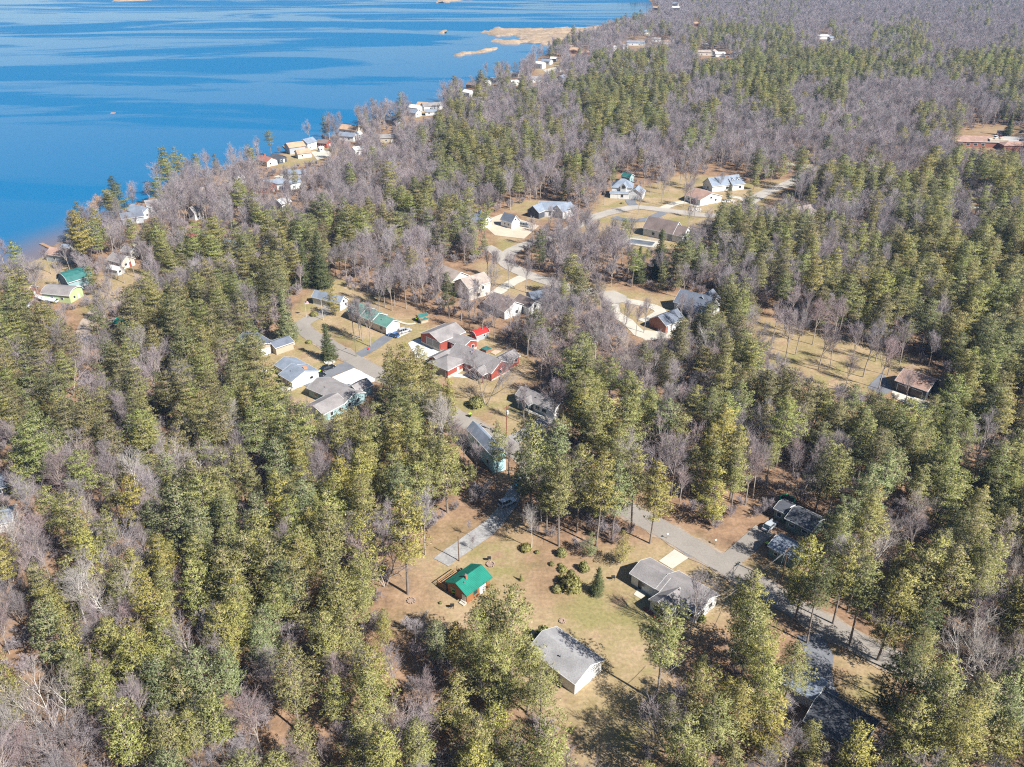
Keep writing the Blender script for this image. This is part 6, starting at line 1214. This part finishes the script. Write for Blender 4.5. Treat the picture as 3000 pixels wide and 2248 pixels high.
for i in ib:
    x, y, h = X[i], Y[i], hs[i]; k = int(rng.integers(0, 6)); hh, tm, cm = BARES[k]; s_ = h/hh; wd_ = s_*rng.uniform(.8, 1.08); tone = ('grey' if rng.random() < .55 else 'reddish') if code[i] not in 'Pqm' or rng.random() < .6 else 'white'
    r = put('bare_tree', (tm, cm), x, y, -.1, rng.uniform(0, 6.28), (wd_, wd_, s_), (BARKW if tone == 'white' else None, TWIG[tone]), 'bare tree')
    lab = ('tall' if h > 16 else 'medium' if h > 14 else 'small')+' '+('many-stemmed ' if k in (3, 5) else '')+{'grey': 'grey', 'reddish': 'reddish-grey', 'white': 'whitish'}[tone]+' bare tree '+where(x, y); LABELS.setdefault(lab, []).append(r)
finish_labels()

# the rest of the wood: one object per kind, nobody could count it
def stuff_forest(name, label, cat, protos, X, Y, Z_, S_, W_, seed):
    r = np.random.default_rng(seed); n = len(X)
    pc = bpy.data.collections.new(name+'_shapes')
    for me_list in protos:
        V, Fq, mi, ti, mats, off = [], [], [], [], [], 0
        for me in me_list:
            v = np.empty(len(me.vertices)*3, np.float32); me.vertices.foreach_get('co', v); lp = np.empty(len(me.loops), np.int32); me.loops.foreach_get('vertex_index', lp); q = np.empty(len(me.polygons), np.int32); me.polygons.foreach_get('material_index', q)
            V.append(v.reshape(-1, 3)); Fq.append(lp.reshape(-1, 4)+off); mi.append(q+len(mats)); off += len(me.vertices); mats += list(me.materials)
            t = np.full(len(me.vertices), .4, np.float32)
            if 'tint' in me.attributes: me.attributes['tint'].data.foreach_get('value', t)
            ti.append(t)
        mats = [NEEDLE['mixed'] if m in NEEDLE.values() else m for m in mats]
        me = bulk(name+'_shape', np.concatenate(V), np.concatenate(Fq), mats, {'tint': np.concatenate(ti)}); me.polygons.foreach_set('material_index', np.concatenate(mi).astype(np.int32))
        if len(me_list) > 1 and name == 'pine_forest':
            nv = np.zeros((off, 3), np.float32); n0 = len(me_list[0].vertices); NV = [p[4] for p in PINES if p[3] == me_list[1]][0]; nv[n0:n0+len(NV)] = NV
            me.polygons.foreach_set('use_smooth', [True]*len(me.polygons)); me.normals_split_custom_set_from_vertices(nv.tolist())
        pc.objects.link(bpy.data.objects.new(name+'_shape', me))
    me = bpy.data.meshes.new(name); me.vertices.add(n); me.vertices.foreach_set('co', np.stack([X, Y, Z_], -1).astype(np.float32).ravel())
    for an, av in (('sc', S_), ('wd', W_), ('rz', r.uniform(0, 6.28, n))): a = me.attributes.new(an, 'FLOAT', 'POINT'); a.data.foreach_set('value', np.asarray(av, np.float32))
    a = me.attributes.new('pick', 'INT', 'POINT'); a.data.foreach_set('value', r.integers(0, len(protos), n).astype(np.int32))
    o = link(bpy.data.objects.new(name, me)); tag(o, label, cat, None, 'stuff')
    ng = bpy.data.node_groups.new(name, 'GeometryNodeTree'); ng.interface.new_socket('Geometry', in_out='INPUT', socket_type='NodeSocketGeometry'); ng.interface.new_socket('Geometry', in_out='OUTPUT', socket_type='NodeSocketGeometry')
    N, L = ng.nodes, ng.links; gi, go = N.new('NodeGroupInput'), N.new('NodeGroupOutput'); ip_ = N.new('GeometryNodeInstanceOnPoints'); ci = N.new('GeometryNodeCollectionInfo')
    ci.inputs['Collection'].default_value = pc; ci.inputs['Separate Children'].default_value = True; ci.inputs['Reset Children'].default_value = True
    def na(nm, dt):
        q = N.new('GeometryNodeInputNamedAttribute'); q.data_type = dt; q.inputs['Name'].default_value = nm; return [s_ for s_ in q.outputs if s_.enabled and s_.name == 'Attribute'][0]
    L.new(gi.outputs[0], ip_.inputs['Points']); L.new(ci.outputs[0], ip_.inputs['Instance']); ip_.inputs['Pick Instance'].default_value = True; L.new(na('pick', 'INT'), ip_.inputs['Instance Index'])
    cx_ = N.new('ShaderNodeCombineXYZ'); L.new(na('rz', 'FLOAT'), cx_.inputs[2]); L.new(cx_.outputs[0], ip_.inputs['Rotation'])
    c2 = N.new('ShaderNodeCombineXYZ'); w_ = na('wd', 'FLOAT'); L.new(w_, c2.inputs[0]); L.new(w_, c2.inputs[1]); L.new(na('sc', 'FLOAT'), c2.inputs[2]); L.new(c2.outputs[0], ip_.inputs['Scale'])
    L.new(ip_.outputs[0], go.inputs[0]); md = o.modifiers.new('scatter', 'NODES'); md.node_group = ng
    return o
m = pine & ~solo; n = m.sum()
stuff_forest('pine_forest', 'far stands of pines beyond the nearest trees, reading as one mass', 'pine forest', [(tm, cm) for _, _, tm, cm, _ in PINES], X[m], Y[m], np.full(n, -.1), hs[m]/23.5, hs[m]/19.0*rng.uniform(.85, 1.2, n), 61)
m = ~pine & ~solo; n = m.sum()
stuff_forest('bare_forest', 'far grey-brown leafless woods reading as one hazy mass', 'bare woods', [(tm, cm) for _, tm, cm in BARES], X[m], Y[m], np.full(n, -.1), hs[m]/17, hs[m]/17*rng.uniform(.8, 1.1, n), 62)
# brush under the trees
X2, Y2 = scatter(62, 700, lambda y: 4.2 if y < 320 else 6, 77); lx, ly = PIX(X2, Y2, 0); il = np.zeros(len(X2), bool)
for pg in LAWNS: il |= inpoly(lx, ly, pg)
ok = (shore_dist(X2, Y2) > 2) & ~il & ~blocked(X2, Y2, 3.0, 1.2, .3); X2, Y2 = X2[ok], Y2[ok]; ok = ~near_hard(X2, Y2, 3.5) & (rng.random(len(X2)) < .62); X2, Y2 = X2[ok], Y2[ok]; n = len(X2); s_ = rng.uniform(.45, 1.25, n)
stuff_forest('undergrowth', 'leafless brush covering the forest floor between the trees', 'undergrowth', [(b_,) for _, b_ in BUSH], X2, Y2, np.full(n, -.1), s_, s_*rng.uniform(.8, 1.3, n), 63)
print('polys', [len(p[3].polygons) for p in PINES], [len(p[2].polygons) for p in BARES], [len(p[1].polygons) for p in BUSH])
print('trees', len(X), 'pines', int(pine.sum()), 'solo', int(solo.sum()), 'labels', len(LABELS), 'shared', sum(len(v) > 1 for v in LABELS.values()), 'brush', n)
